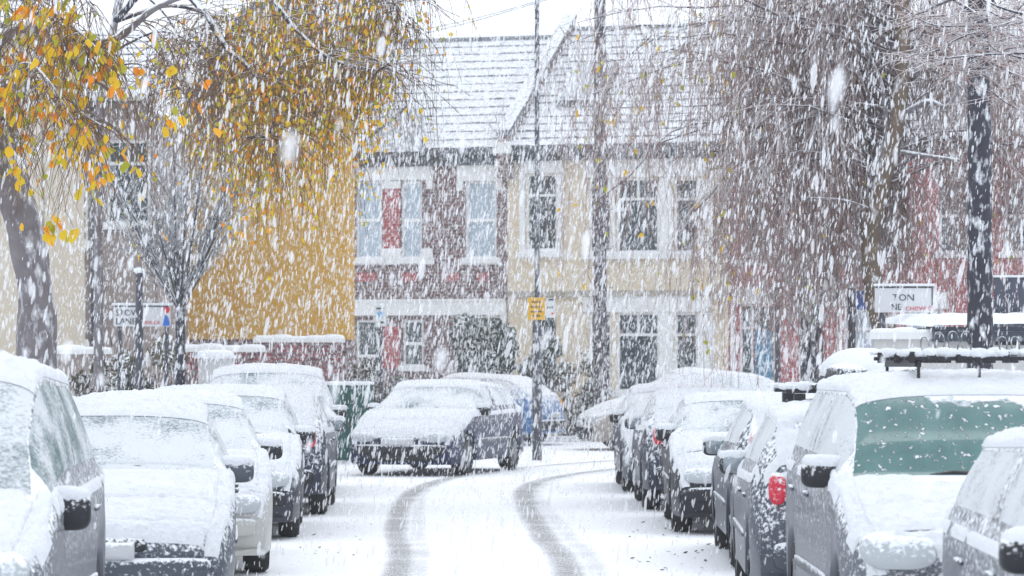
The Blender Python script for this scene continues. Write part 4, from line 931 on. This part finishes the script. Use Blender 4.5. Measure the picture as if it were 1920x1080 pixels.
# ------------------------------------------------------------------ trees, shrubs
def branch_paths(starts, dirs, lens, rise, droop, k=9, jit=.05):
    t = np.linspace(0, 1, k)[None, :, None]
    p = starts[:, None]+dirs[:, None]*lens[:, None, None]*t
    z = rise[:, None]*t[..., 0]-droop[:, None]*t[..., 0]**2; p[..., 2] += z
    w = np.cumsum(rng.normal(0, 1, p.shape)*jit, axis=1)*t; return p+w
def pick(paths, n, t0=.3, t1=1.0):
    i = rng.integers(0, len(paths), n); t = rng.uniform(t0, t1, n)*(paths.shape[1]-1); a = np.minimum(t.astype(int), paths.shape[1]-2); f = (t-a)[:, None]
    d = paths[i, a+1]-paths[i, a]; d /= np.linalg.norm(d, axis=1, keepdims=True)+1e-9
    return paths[i, a]*(1-f)+paths[i, a+1]*f, d
def rdir(n, zmin=-.3, zmax=.3):
    a = rng.uniform(0, 2*np.pi, n); z = rng.uniform(zmin, zmax, n); r = np.sqrt(1-z*z); return np.stack([r*np.cos(a), r*np.sin(a), z], 1)
def taper(n, k, r0, r1): return np.linspace(0, 1, k)[None, :]*(np.asarray(r1).reshape(-1, 1)-np.asarray(r0).reshape(-1, 1))+np.asarray(r0).reshape(-1, 1)+np.zeros((n, 1))
def join(parts):
    vs, qs, b = [], [], 0
    for v, q in parts: vs.append(v); qs.append(q+b); b += len(v)
    return np.concatenate(vs), np.concatenate(qs)
def leaves(name, pts, size, mat, parent, spread=.06):
    n = len(pts)
    if n == 0: return
    shape = np.array([(0, 0), (.42, -.28), (.46, -.62), (0, -1.1), (-.46, -.62), (-.42, -.28)])
    a = rng.uniform(0, 2*np.pi, n); tl = rng.normal(0, .5, n); rl = rng.normal(0, .45, n); sz = size*rng.uniform(.65, 1.25, n)
    u = np.stack([np.cos(a)*np.cos(rl), np.sin(a)*np.cos(rl), np.sin(rl)], 1); w = np.stack([-np.sin(a)*np.sin(tl), np.cos(a)*np.sin(tl), np.cos(tl)], 1)
    q = pts+rng.normal(0, spread, pts.shape); v = q[:, None]+sz[:, None, None]*(shape[None, :, :1]*u[:, None]+shape[None, :, 1:]*w[:, None])
    nn = np.cross(u, w); v[:, [1, 2, 4, 5]] += (nn*sz[:, None]*.12)[:, None]
    o = link(name, np_mesh(name, v.reshape(-1, 3), np.arange(n*6).reshape(n, 6)), mat, parent); return o
def trunk(name, pts, radii, mat, parent, sides=14, rough=.12):
    c = catmull([tuple(p) for p in pts], 8); r = np.interp(np.linspace(0, 1, len(c)), np.linspace(0, 1, len(radii)), radii)
    mb = MB(); mb.tube([Vector(p) for p in c], list(r), sides); o = mb.build(name, mat, parent, smooth=True)
    for v in o.data.vertices:
        k = 1+rough*mnoise.noise(v.co*5)+rough*.5*mnoise.noise(v.co*17); i = int(np.argmin(np.linalg.norm(c-np.array(v.co), axis=1))); cc = Vector(c[i]); v.co = cc+(v.co-cc)*k
    return o, c
def twigs_mesh(name, groups, mat, parent):
    v, q = join([np_tubes(p, r, 3 if r.max() < .012 else 5) for p, r in groups]); return link(name, np_mesh(name, v, q, True), mat, parent)
def tree(name, label, base): return thing(name, label, 'tree', base)
def rel(pts, b): return [p-Vector(b) for p in pts]

# --- bare birch on the right, a curtain of hanging twigs
Yb = 41.0; b = (X_(1668, Yb), Yb, 0)
tb = tree('birch_tree', 'big bare birch on the right with brown patched trunk and drooping snowy twigs', b)
o, c = trunk('trunk', rel([P(1668, 930, Yb), P(1666, 660, Yb), P(1640, 560, Yb), P(1634, 430, Yb), P(1672, 270, Yb), P(1692, 130, Yb), P(1690, -60, Yb), P(1700, -300, Yb)], b), [.20, .17, .125, .115, .11, .10, .085, .05], M['bark_birch'], tb)
nb = 120
top_i = rng.integers(int(len(c)*.50), len(c), nb); st_ = c[top_i]; d = rdir(nb, .05, .5); d[:, 0] *= 1.25; d[:, 1] = np.abs(d[:, 1])*.9-.22
# more limbs towards the street (left)
d[:48, 0] = -np.abs(d[:48, 0])
Ln = rng.uniform(1.5, 3.9, nb); br = branch_paths(st_, d, Ln, rng.uniform(.5, 1.5, nb), rng.uniform(1.2, 2.6, nb), 10, .09)
s1, d1 = pick(br, 1000, .15, 1); e = rdir(1000, -.2, .3)*.6+d1*.6; b2 = branch_paths(s1, e, rng.uniform(.4, 1.3, 1000), rng.uniform(0, .2, 1000), rng.uniform(.2, .9, 1000), 7, .03)
s2, d2 = pick(b2, 4700, .1, 1); e = rdir(4700, -.6, .2)*.4+d2*.35; L2 = rng.uniform(.4, 2.3, 4700); b3 = branch_paths(s2, e, L2*.34, 0*L2, L2*.82, 7, .045)
s3, d3 = pick(b3, 17500, .05, 1); e = rdir(17500, -.9, .3)*.6+d3*.6; L3 = rng.uniform(.12, .5, 17500); b4 = branch_paths(s3, e, L3, 0*L3, L3*.3, 4, .012)
twigs_mesh('limbs', [(br, taper(nb, 10, rng.uniform(.014, .032, nb), .006))], M['limb_bark'], tb)
twigs_mesh('twigs', [(b2, taper(1000, 7, .007, .004)), (b3, taper(4700, 7, .005, .003)), (b4, taper(17500, 4, .0038, .0022))], M['twig'], tb)
lp, _ = pick(b3, 170, .5, 1); lp = np.concatenate([lp, pick(b3[b3[:, -1, 0] < np.quantile(b3[:, -1, 0], .13)], 190, .3, 1)[0]]); rng.shuffle(lp)
leaves('yellow_leaves', lp[::2], .075, M['leaf_yellow'], tb); leaves('green_leaves', lp[1::2], .07, M['leaf_green'], tb)
# two thick limbs leaving the trunk
mb = MB()
for pts, r in (([P(1690, 215, Yb), P(1740, 190, Yb-.2), P(1775, 200, Yb-.3), P(1800, 160, Yb-.4)], .045), ([P(1636, 330, Yb), P(1660, 250, Yb), P(1650, 150, Yb), P(1600, 60, Yb)], .05), ([P(1690, 285, Yb), P(1740, 292, Yb-.3), P(1800, 300, Yb-.5)], .035), ([P(1640, 395, Yb), P(1580, 375, Yb-.2), P(1500, 370, Yb-.4)], .022)):
    q = catmull([tuple(p) for p in rel(pts, b)], 6); mb.tube([Vector(p) for p in q], list(np.linspace(r, r*.45, len(q))), 8)
mb.build('thick_limbs', M['bark'], tb, smooth=True)

# --- straight dark trunk with near bare boughs, far right
Yk = 29.0; b = (X_(1838, Yk), Yk, 0)
tk = tree('street_tree', 'straight dark trunk at right behind the van with bare snow-lined boughs on top', b)
o, c = trunk('trunk', rel([P(1838, 1030, Yk), P(1838, 660, Yk), P(1837, 400, Yk), P(1836, 200, Yk), P(1834, 0, Yk), P(1838, -260, Yk)], b), [.15, .118, .112, .102, .095, .08], M['bark_dark'], tk, 16, .09)
bs_ = []
def bough(pts, r, Y): bs_.append((catmull([tuple(p) for p in rel([P(x, y, Y) for x, y in pts], b)], 6), r))
for pts, r, Y in ((((1836, -40), (1880, 20), (1960, 45)), .02, 28.6), (((1836, 30), (1780, -5), (1730, -20)), .02, 28.7), (((1985, 20), (1900, 45), (1820, 48), (1745, 45), (1690, 12)), .014, 27.5), (((1980, 100), (1900, 100), (1810, 105), (1750, 112), (1735, 118)), .012, 27.2),
                  (((1900, 40), (1835, 58), (1790, 75), (1765, 92), (1700, 103), (1680, 98)), .011, 27.4), (((1838, 85), (1790, 65), (1750, 48), (1715, 46), (1685, 10)), .010, 28), (((1990, 160), (1920, 145), (1860, 118), (1830, 95)), .013, 27.8), (((1990, 60), (1930, 30), (1880, 15), (1800, -20)), .018, 27), (((1920, 5), (1890, 35), (1850, 20), (1820, 25), (1760, 28)), .010, 27.3), (((1920, 110), (1870, 95), (1845, 75), (1830, 95), (1808, 105)), .009, 27.6), (((1865, 105), (1835, 125), (1800, 134), (1790, 134)), .007, 27.4), (((1858, 170), (1890, 195), (1930, 215)), .009, 28)):
    bough(pts, r, Y)
for q, r in bs_:
    mb = MB(); mb.tube([Vector(p) for p in q], list(np.linspace(r, r*.35, len(q))), 7); mb.build('bough', M['bark_dark'], tk, smooth=True)
allp = np.concatenate([q for q, r in bs_[2:]]); si = rng.integers(0, len(allp), 420); e = rdir(420, -.35, .5); e[:, 1] *= .5; tw = branch_paths(allp[si], e, rng.uniform(.1, .55, 420), np.zeros(420), rng.uniform(-.05, .12, 420), 5, .02)
s3, d3 = pick(tw, 700, .3, 1); tw2 = branch_paths(s3, d3*.6+rdir(700)*.6, rng.uniform(.06, .22, 700), np.zeros(700), np.zeros(700), 3, .01)
twigs_mesh('twigs', [(tw, taper(420, 5, .0045, .002)), (tw2, taper(700, 3, .003, .0016))], M['twig'], tk)

# --- leaning trunk with big yellow leaves, left
Yl_ = 24.0; b = (X_(72, Yl_), Yl_, 0)
tl = tree('leaning_tree', 'thick leaning grey trunk at far left with large yellow and orange leaves', b)
o, c = trunk('trunk', rel([P(78, 1100, Yl_), P(70, 660, Yl_), P(68, 560, Yl_), P(50, 450, Yl_), P(22, 345, Yl_), P(-30, 240, Yl_), P(-110, 60, Yl_), P(-160, -200, Yl_)], b), [.20, .155, .135, .135, .14, .13, .11, .07], M['bark'], tl, 18, .10)
mb = MB()
def limb(pts, r, Y0=None):
    q = catmull([tuple(p) for p in rel(pts, b)], 7); mb.tube([Vector(p) for p in q], list(np.linspace(r, r*.4, len(q))), 9); return q
L_ = [limb([P(-60, 170, Yl_), P(20, 60, Yl_-.5), P(110, 62, Yl_-.8), P(175, 78, Yl_-1), P(225, 68, Yl_-1.2), P(300, 10, Yl_-1.5), P(420, -30, Yl_-1.5)], .045), limb([P(-20, 250, Yl_), P(60, 160, Yl_-.6), P(130, 200, Yl_-1), P(190, 235, Yl_-1.2)], .02),
      limb([P(-90, 90, Yl_), P(20, -20, Yl_-.6), P(90, 15, Yl_-1), P(150, 60, Yl_-1.3), P(185, 95, Yl_-1.5)], .02), limb([P(120, 62, Yl_-.8), P(150, 130, Yl_-1), P(195, 160, Yl_-1), P(212, 185, Yl_-1)], .03), limb([P(-40, 200, Yl_), P(40, 120, Yl_-1), P(90, 150, Yl_-1.5), P(140, 230, Yl_-1.6)], .014), limb([P(-60, 60, Yl_), P(40, -60, Yl_-1), P(120, -40, Yl_-1.5), P(180, 20, Yl_-1.6)], .014), limb([P(95, 66, Yl_-.8), P(75, 110, Yl_-.9), P(55, 150, Yl_-1), P(30, 190, Yl_-1)], .03)]
mb.build('limbs', M['bark'], tl, smooth=True)
ap = np.concatenate([L_[1], L_[2], L_[4], L_[5], L_[0][:34]]); n = 420; si = rng.integers(0, len(ap), n); L2 = rng.uniform(.25, 1.25, n); tw = branch_paths(ap[si], rdir(n, -.5, .2), L2*.5, np.zeros(n), L2*.65, 6, .022)
s3, d3 = pick(tw, 900, .2, 1); L3 = rng.uniform(.08, .3, 900); tw2 = branch_paths(s3, d3*.5+rdir(900, -.8, .3)*.6, L3, 0*L3, L3*.3, 4, .01)
twigs_mesh('twigs', [(tw, taper(n, 6, .0048, .002)), (tw2, taper(900, 4, .0028, .0015))], M['twig_brown'], tl)
pool = np.concatenate([pick(tw, 360, .35, 1)[0], pick(tw2, 330, .4, 1)[0]]); rng.shuffle(pool)
# a couple of hanging sprays
sp = np.array([np.array(P(x, y, Yl_-1.3))-np.array(b) for x, y in ((85, 110), (100, 130), (115, 150), (120, 175), (45, 130), (140, 230), (155, 260), (185, 305), (190, 320), (180, 330), (30, 320), (40, 310), (85, 425), (115, 415), (140, 440), (20, 30), (60, 20), (130, 30), (215, 75), (215, 130), (20, 160), (10, 190))]); sp = np.repeat(sp, 5, 0)+rng.normal(0, .035, (110, 3))
leaves('yellow_leaves', np.concatenate([pool[:300], sp[::2]]), .075, M['leaf_yellow'], tl, .02); leaves('orange_leaves', np.concatenate([pool[300:460], sp[1::4]]), .072, M['leaf_orange'], tl, .02); leaves('green_leaves', np.concatenate([pool[460:640], sp[3::5]]), .07, M['leaf_green'], tl, .02)

# --- yellow-leaved birch spreading over the mustard gable
Ym = 37.0; b = (X_(184, Ym), Ym, 0)
tm = tree('yellow_birch', 'slender birch whose drooping golden leafed branches hang over the mustard gable', b)
o, c = trunk('trunk', rel([P(186, 950, Ym), P(185, 600, Ym), P(184, 330, Ym), P(190, 180, Ym), P(215, 40, Ym), P(240, -120, Ym), P(250, -330, Ym)], b), [.07, .055, .05, .048, .045, .04, .025], M['bark'], tm, 12)
mb = MB(); LM = []
def limb2(pts, r):
    q = catmull([tuple(p) for p in rel(pts, b)], 7); mb.tube([Vector(p) for p in q], list(np.linspace(r, r*.35, len(q))), 8); LM.append(q)
for pts, r in (([(215, 40, 0), (300, -40, -.4), (380, 20, -.8), (425, 90, -1), (470, 130, -1.2), (510, 200, -1.3), (505, 250, -1.3), (462, 258, -1.2)], .045), ([(220, 0, 0), (330, -90, -.5), (470, -40, -1), (560, 60, -1.4), (620, 110, -1.5), (700, 130, -1.6), (735, 115, -1.6)], .04), ([(235, -90, 0), (380, -180, 0), (520, -120, .3), (620, -40, .5), (690, 10, .5), (715, 60, .4)], .04),
               ([(215, 40, 0), (320, 10, .5), (420, 40, .9), (500, 90, 1.1), (560, 160, 1.2), (600, 230, 1.2)], .03), ([(240, -120, 0), (400, -160, 1), (520, -60, 1.4), (600, 40, 1.6), (650, 150, 1.6)], .03), ([(205, 100, 0), (290, 60, -.3), (350, 75, -.5), (400, 130, -.6), (440, 210, -.6)], .02), ([(240, -120, 0), (450, -260, -.6), (580, -200, -.9), (660, -100, -1), (720, -30, -1), (745, 20, -1)], .03), ([(200, 130, 0), (260, 120, .3), (330, 160, .4), (380, 215, .4)], .016), ([(215, 40, 0), (250, -20, .5), (330, 60, .6), (300, 150, .6)], .02)):
    limb2([P(x, y, Ym+dy) for x, y, dy in pts], r)
mb.build('limbs', M['bark_dark'], tm, smooth=True)
ap = np.concatenate([q[12:] for q in LM]); n = 700; si = rng.integers(0, len(ap), n); b2 = branch_paths(ap[si], rdir(n, -.3, .3), rng.uniform(.3, 1.0, n), rng.uniform(0, .15, n), rng.uniform(.15, .6, n), 7, .03)
s2, d2 = pick(b2, 1700, .1, 1); L2 = rng.uniform(.25, 1.4, 1700); b3 = branch_paths(s2, rdir(1700, -.6, .2)*.35+d2*.3, L2*.45, 0*L2, L2*.75, 6, .02)
s3, d3 = pick(b3, 1400, .1, 1); L3 = rng.uniform(.08, .3, 1400); b4 = branch_paths(s3, rdir(1400, -.9, .3)*.7+d3*.5, L3, 0*L3, L3*.3, 4, .01)
twigs_mesh('twigs', [(b2, taper(n, 7, .008, .004)), (b3, taper(1700, 6, .0042, .0025)), (b4, taper(1400, 4, .003, .002))], M['twig_brown'], tm)
pool = np.concatenate([pick(b3, 4600, .2, 1)[0], pick(b4, 2000, .3, 1)[0]])
wx = X_(430, Ym)-b[0]; pool = pool[(pool[:, 0] > wx) | (rng.uniform(0, 1, len(pool)) < .22)]; wy = X_(690, Ym)-b[0]; pool = pool[rng.uniform(0, 1, len(pool)) > np.clip((pool[:, 0]-wy)/.5, 0, .8)]; rng.shuffle(pool); n = len(pool)
leaves('yellow_leaves', pool[:int(n*.5)], .058, M['leaf_yellow'], tm); leaves('orange_leaves', pool[int(n*.5):int(n*.76)], .056, M['leaf_orange'], tm); leaves('green_leaves', pool[int(n*.76):], .055, M['leaf_green'], tm)

# --- small bare trees, snow on every twig
def bare_tree(name, label, px, Y, pyfork, w, spread, pytop, seedn, mat, n1=16, trunks=((0, 0),), up=.9):
    b = (X_(px, Y), Y, 0); t = tree(name, label, b); mb = MB(); zf = H-(pyfork-HY)*Y/F; zt = H-(pytop-HY)*Y/F; Hh = zt-zf
    for dx, dz in trunks:
        mb.tube([Vector((dx*.3, 0, 0)), Vector((dx*.6, 0, zf*.6)), Vector((dx, 0, zf+dz))], [w, w*.85, w*.7], 10)
    mb.build('trunk', mat, t, smooth=True)
    st_ = np.array([(trunks[i % len(trunks)][0], 0, zf+trunks[i % len(trunks)][1]*.9-.1*rng.uniform(0, 1)) for i in range(n1)])
    a = rng.uniform(0, 2*np.pi, n1); s_ = rng.uniform(.25, 1, n1)*spread; d = np.stack([np.cos(a)*s_, np.sin(a)*s_*.8, Hh*rng.uniform(.55, 1.05, n1)], 1); L = np.linalg.norm(d, axis=1); d /= L[:, None]
    br = branch_paths(st_, d, L, np.zeros(n1), rng.uniform(-.15, .2, n1)*L*.4, 9, .02)
    s1, d1 = pick(br, n1*12, .15, 1); e = d1*.7+rdir(n1*12, -.2, .7)*.7; e /= np.linalg.norm(e, axis=1, keepdims=True); b2 = branch_paths(s1, e, rng.uniform(.2, .75, n1*12), np.zeros(n1*12), rng.uniform(-.05, .1, n1*12), 6, .015)
    s2, d2 = pick(b2, n1*62, .15, 1); e = d2*.7+rdir(n1*62, -.3, .6)*.75; b3 = branch_paths(s2, e, rng.uniform(.08, .34, n1*62), np.zeros(n1*62), np.zeros(n1*62), 4, .01)
    twigs_mesh('branches', [(br, taper(n1, 9, w*.26, .006))], M['twig_snow'], t); twigs_mesh('twigs', [(b2, taper(n1*12, 6, .0075, .0035)), (b3, taper(n1*62, 4, .0048, .0026))], M['twig_snow'], t)
    return t, b3
t, b3 = bare_tree('small_bare_tree', 'small bare fan-shaped tree with snow on every twig beside the STOW LANE sign', 338, 43, 575, .085, 1.15, 225, 3, M['bark_dark'], 26)
leaves('green_leaves', pick(b3, 26, .5, 1)[0], .06, M['leaf_green'], t)
t, b3 = bare_tree('forked_sapling', 'multi-stemmed bare sapling with forked dark stems before the red piers', 1521, 50, 640, .10, 1.0, 430, 4, M['bark_dark'], 18, trunks=((-.12, .1), (.14, .35), (.03, .0)))
leaves('yellow_leaves', pick(b3, 40, .4, 1)[0], .06, M['leaf_green'], t)

def shrub(name, label, px, Y, wpx, py0, py1, mat, n=2600, leaf=.07, depth=.8, cat='shrub', group=None):
    b = (X_(px, Y), Y, max(0, H-(py1-HY)*Y/F)); t = thing(name, label, cat, b, 0, group); w = wpx*Y/F/2; h = (py1-py0)*Y/F
    k = 11; cc = np.stack([rng.uniform(-.75, .75, k)*w, rng.uniform(-.6, .6, k)*depth, rng.uniform(.2, .82, k)*h], 1); rr = rng.uniform(.25, .5, k)*min(w, h*.6)
    i = rng.integers(0, k, n); p = cc[i]+rdir(n, -1, 1)*rr[i][:, None]*rng.uniform(.45, 1.12, n)[:, None]; p[:, 2] = np.clip(p[:, 2], .02, h*1.05)
    a = rdir(n, -1, 1); c2 = np.cross(a, rdir(n, -1, 1)); c2 /= np.linalg.norm(c2, axis=1, keepdims=True)+1e-9; s_ = leaf*rng.uniform(.5, 1.2, n)[:, None]
    v = np.stack([p-a*s_, p+c2*s_*.55, p+a*s_, p-c2*s_*.55], 1); link('foliage', np_mesh('foliage', v.reshape(-1, 3), np.arange(n*4).reshape(n, 4)), mat, t)
    m_ = 60; st_ = np.stack([rng.uniform(-.3, .3, m_)*w, rng.uniform(-.2, .2, m_), np.zeros(m_)], 1); e = cc[rng.integers(0, k, m_)]+rng.normal(0, .2, (m_, 3))-st_; L = np.linalg.norm(e, axis=1)
    twigs_mesh('stems', [(branch_paths(st_, e/L[:, None], L, np.zeros(m_), np.zeros(m_), 5, .02), taper(m_, 5, .018, .006))], M['bark_dark'], t)
    return t
GH = 'snowy bushes in the front gardens'
shrub('evergreen_bush', 'tall dark evergreen bush before the brick house right of the lower sash window', 905, 70.8, 130, 560, 822, M['hedge'], 4700, .085, .8, group=GH)
shrub('evergreen_bush', 'low snowy bush above the navy car roof before the brick house', 745, 70.2, 150, 690, 826, M['hedge'], 3600, .07, group=GH)
shrub('evergreen_bush', 'dark bush directly behind the lamp column base', 1010, 70.4, 90, 610, 826, M['hedge'], 3600, .08, group=GH)
shrub('garden_bush', 'pale snowy bush at the foot of the telegraph pole', 1085, 70.0, 120, 650, 828, M['hedge_brown'], 3600, .07, group=GH)
shrub('garden_bush', 'snow-dusted bush between the navy car and the green cabinet', 668, 66, 90, 655, 830, M['hedge_brown'], 2400, .07, group=GH)
shrub('garden_hedge', 'brownish green hedge under the STOW LANE sign', 270, 47, 150, 612, 860, M['hedge_brown'], 4600, .06, .7, 'hedge')
shrub('garden_hedge', 'snowy hedge left of the brownish hedge behind the white car roof', 170, 47.5, 120, 650, 860, M['hedge_brown'], 3000, .06, .7, 'hedge')
# a few fallen leaves on the snow
n = 70; px = np.concatenate([rng.uniform(1180, 1330, 46), rng.uniform(540, 700, 24)]); py = np.concatenate([rng.uniform(965, 1075, 46), rng.uniform(985, 1045, 24)]); Yy = F*H/(py-HY)
p = np.stack([(px-CX)*Yy/F, Yy, np.full(n, .012)], 1); a = rng.uniform(0, 6.28, n); s_ = rng.uniform(.012, .03, n)[:, None]; u = np.stack([np.cos(a), np.sin(a), rng.uniform(-.2, .5, n)], 1); w = np.stack([-np.sin(a), np.cos(a), rng.uniform(-.2, .4, n)], 1)
v = np.stack([p-u*s_, p+w*s_*.6, p+u*s_, p-w*s_*.6], 1); v[..., 2] = np.maximum(v[..., 2], .004)
o = link('fallen_leaves', np_mesh('fallen_leaves', v.reshape(-1, 3), np.arange(n*4).reshape(n, 4)), leafmat('dead_leaf', (.16, .07, .02), (.06, .04, .03))); tag(o, 'small brown fallen leaves scattered on the road snow', 'leaves', kind='stuff')

# ------------------------------------------------------------------ falling snow
def snowfall(n, dens_seed, hl, hw_, y0, y1):
    r = np.random.default_rng(dens_seed)
    Y = r.uniform(y0, y1, n*3); A = (.165*Y+1.2)*(.12*Y+1.6); Y = Y[r.uniform(0, 1, n*3) < A/A.max()][:n]; n = len(Y)
    X = r.uniform(-1, 1, n)*(.165*Y+1.2); Z0, Z1 = np.maximum(.05, 1.7-.068*Y-.4), 1.7+.115*Y+.8; Z = Z0+(Z1-Z0)*r.uniform(0, 1, n)
    sc = np.exp(r.normal(0, .5, n)); a = hl*sc*r.uniform(.6, 1.3, n); w = hw_*sc
    ax = np.stack([.13+r.normal(0, .09, n), r.normal(0, .1, n), np.ones(n)], 1); ax /= np.linalg.norm(ax, axis=1, keepdims=True)
    e1 = np.cross(ax, np.array([0, 1., 0])); e1 /= np.linalg.norm(e1, axis=1, keepdims=True); e2 = np.cross(ax, e1)
    C = np.stack([X, Y, Z], 1); K = 5; ring = []
    for k in range(K):
        t = 2*np.pi*k/K; ring.append((e1*math.cos(t)+e2*math.sin(t))*w[:, None])
    lo = [C+q*.72-ax*a[:, None]*.5 for q in ring]; hi = [C+q*.8+ax*a[:, None]*.45 for q in ring]
    V = np.stack([C-ax*a[:, None]]+lo+hi+[C+ax*a[:, None]], 1); nv = 2*K+2
    f = []
    for k in range(K):
        k2 = (k+1) % K; f += [(0, 1+k2, 1+k), (1+k, 1+k2, 1+K+k2), (1+k, 1+K+k2, 1+K+k), (1+K+k, 1+K+k2, nv-1)]
    f = np.array(f); Fc = (f[None]+(np.arange(n)*nv)[:, None, None]).reshape(-1, 3)
    return V.reshape(-1, 3), Fc
fl = [join([snowfall(215000, 5, .020, .0048, 19, 71), snowfall(800, 16, .017, .0052, 6, 17), snowfall(18, 21, .018, .008, 3.6, 6.0)])]
o = link('falling_snow', np_mesh('falling_snow', *fl[0], True), M['flake']); tag(o, 'heavy snowflakes falling in slanting streaks through the whole street', 'snowfall', kind='stuff')
# snowy air
mb = MB(); mb.box(-150, 150, -40, 160, -1.5, 24); hz_ = mb.build('haze', bpy.data.materials.new('snowy_air'), None); tag(hz_, kind='stuff')
hm = hz_.data.materials[0]; hm.use_nodes = True; n = hm.node_tree.nodes; n.remove(n['Principled BSDF'])
pv = n.new('ShaderNodeVolumePrincipled'); pv.inputs['Color'].default_value = (.95, .97, 1, 1); pv.inputs['Density'].default_value = .0017; pv.inputs['Anisotropy'].default_value = .2
hm.node_tree.links.new(pv.outputs[0], n['Material Output'].inputs['Volume'])
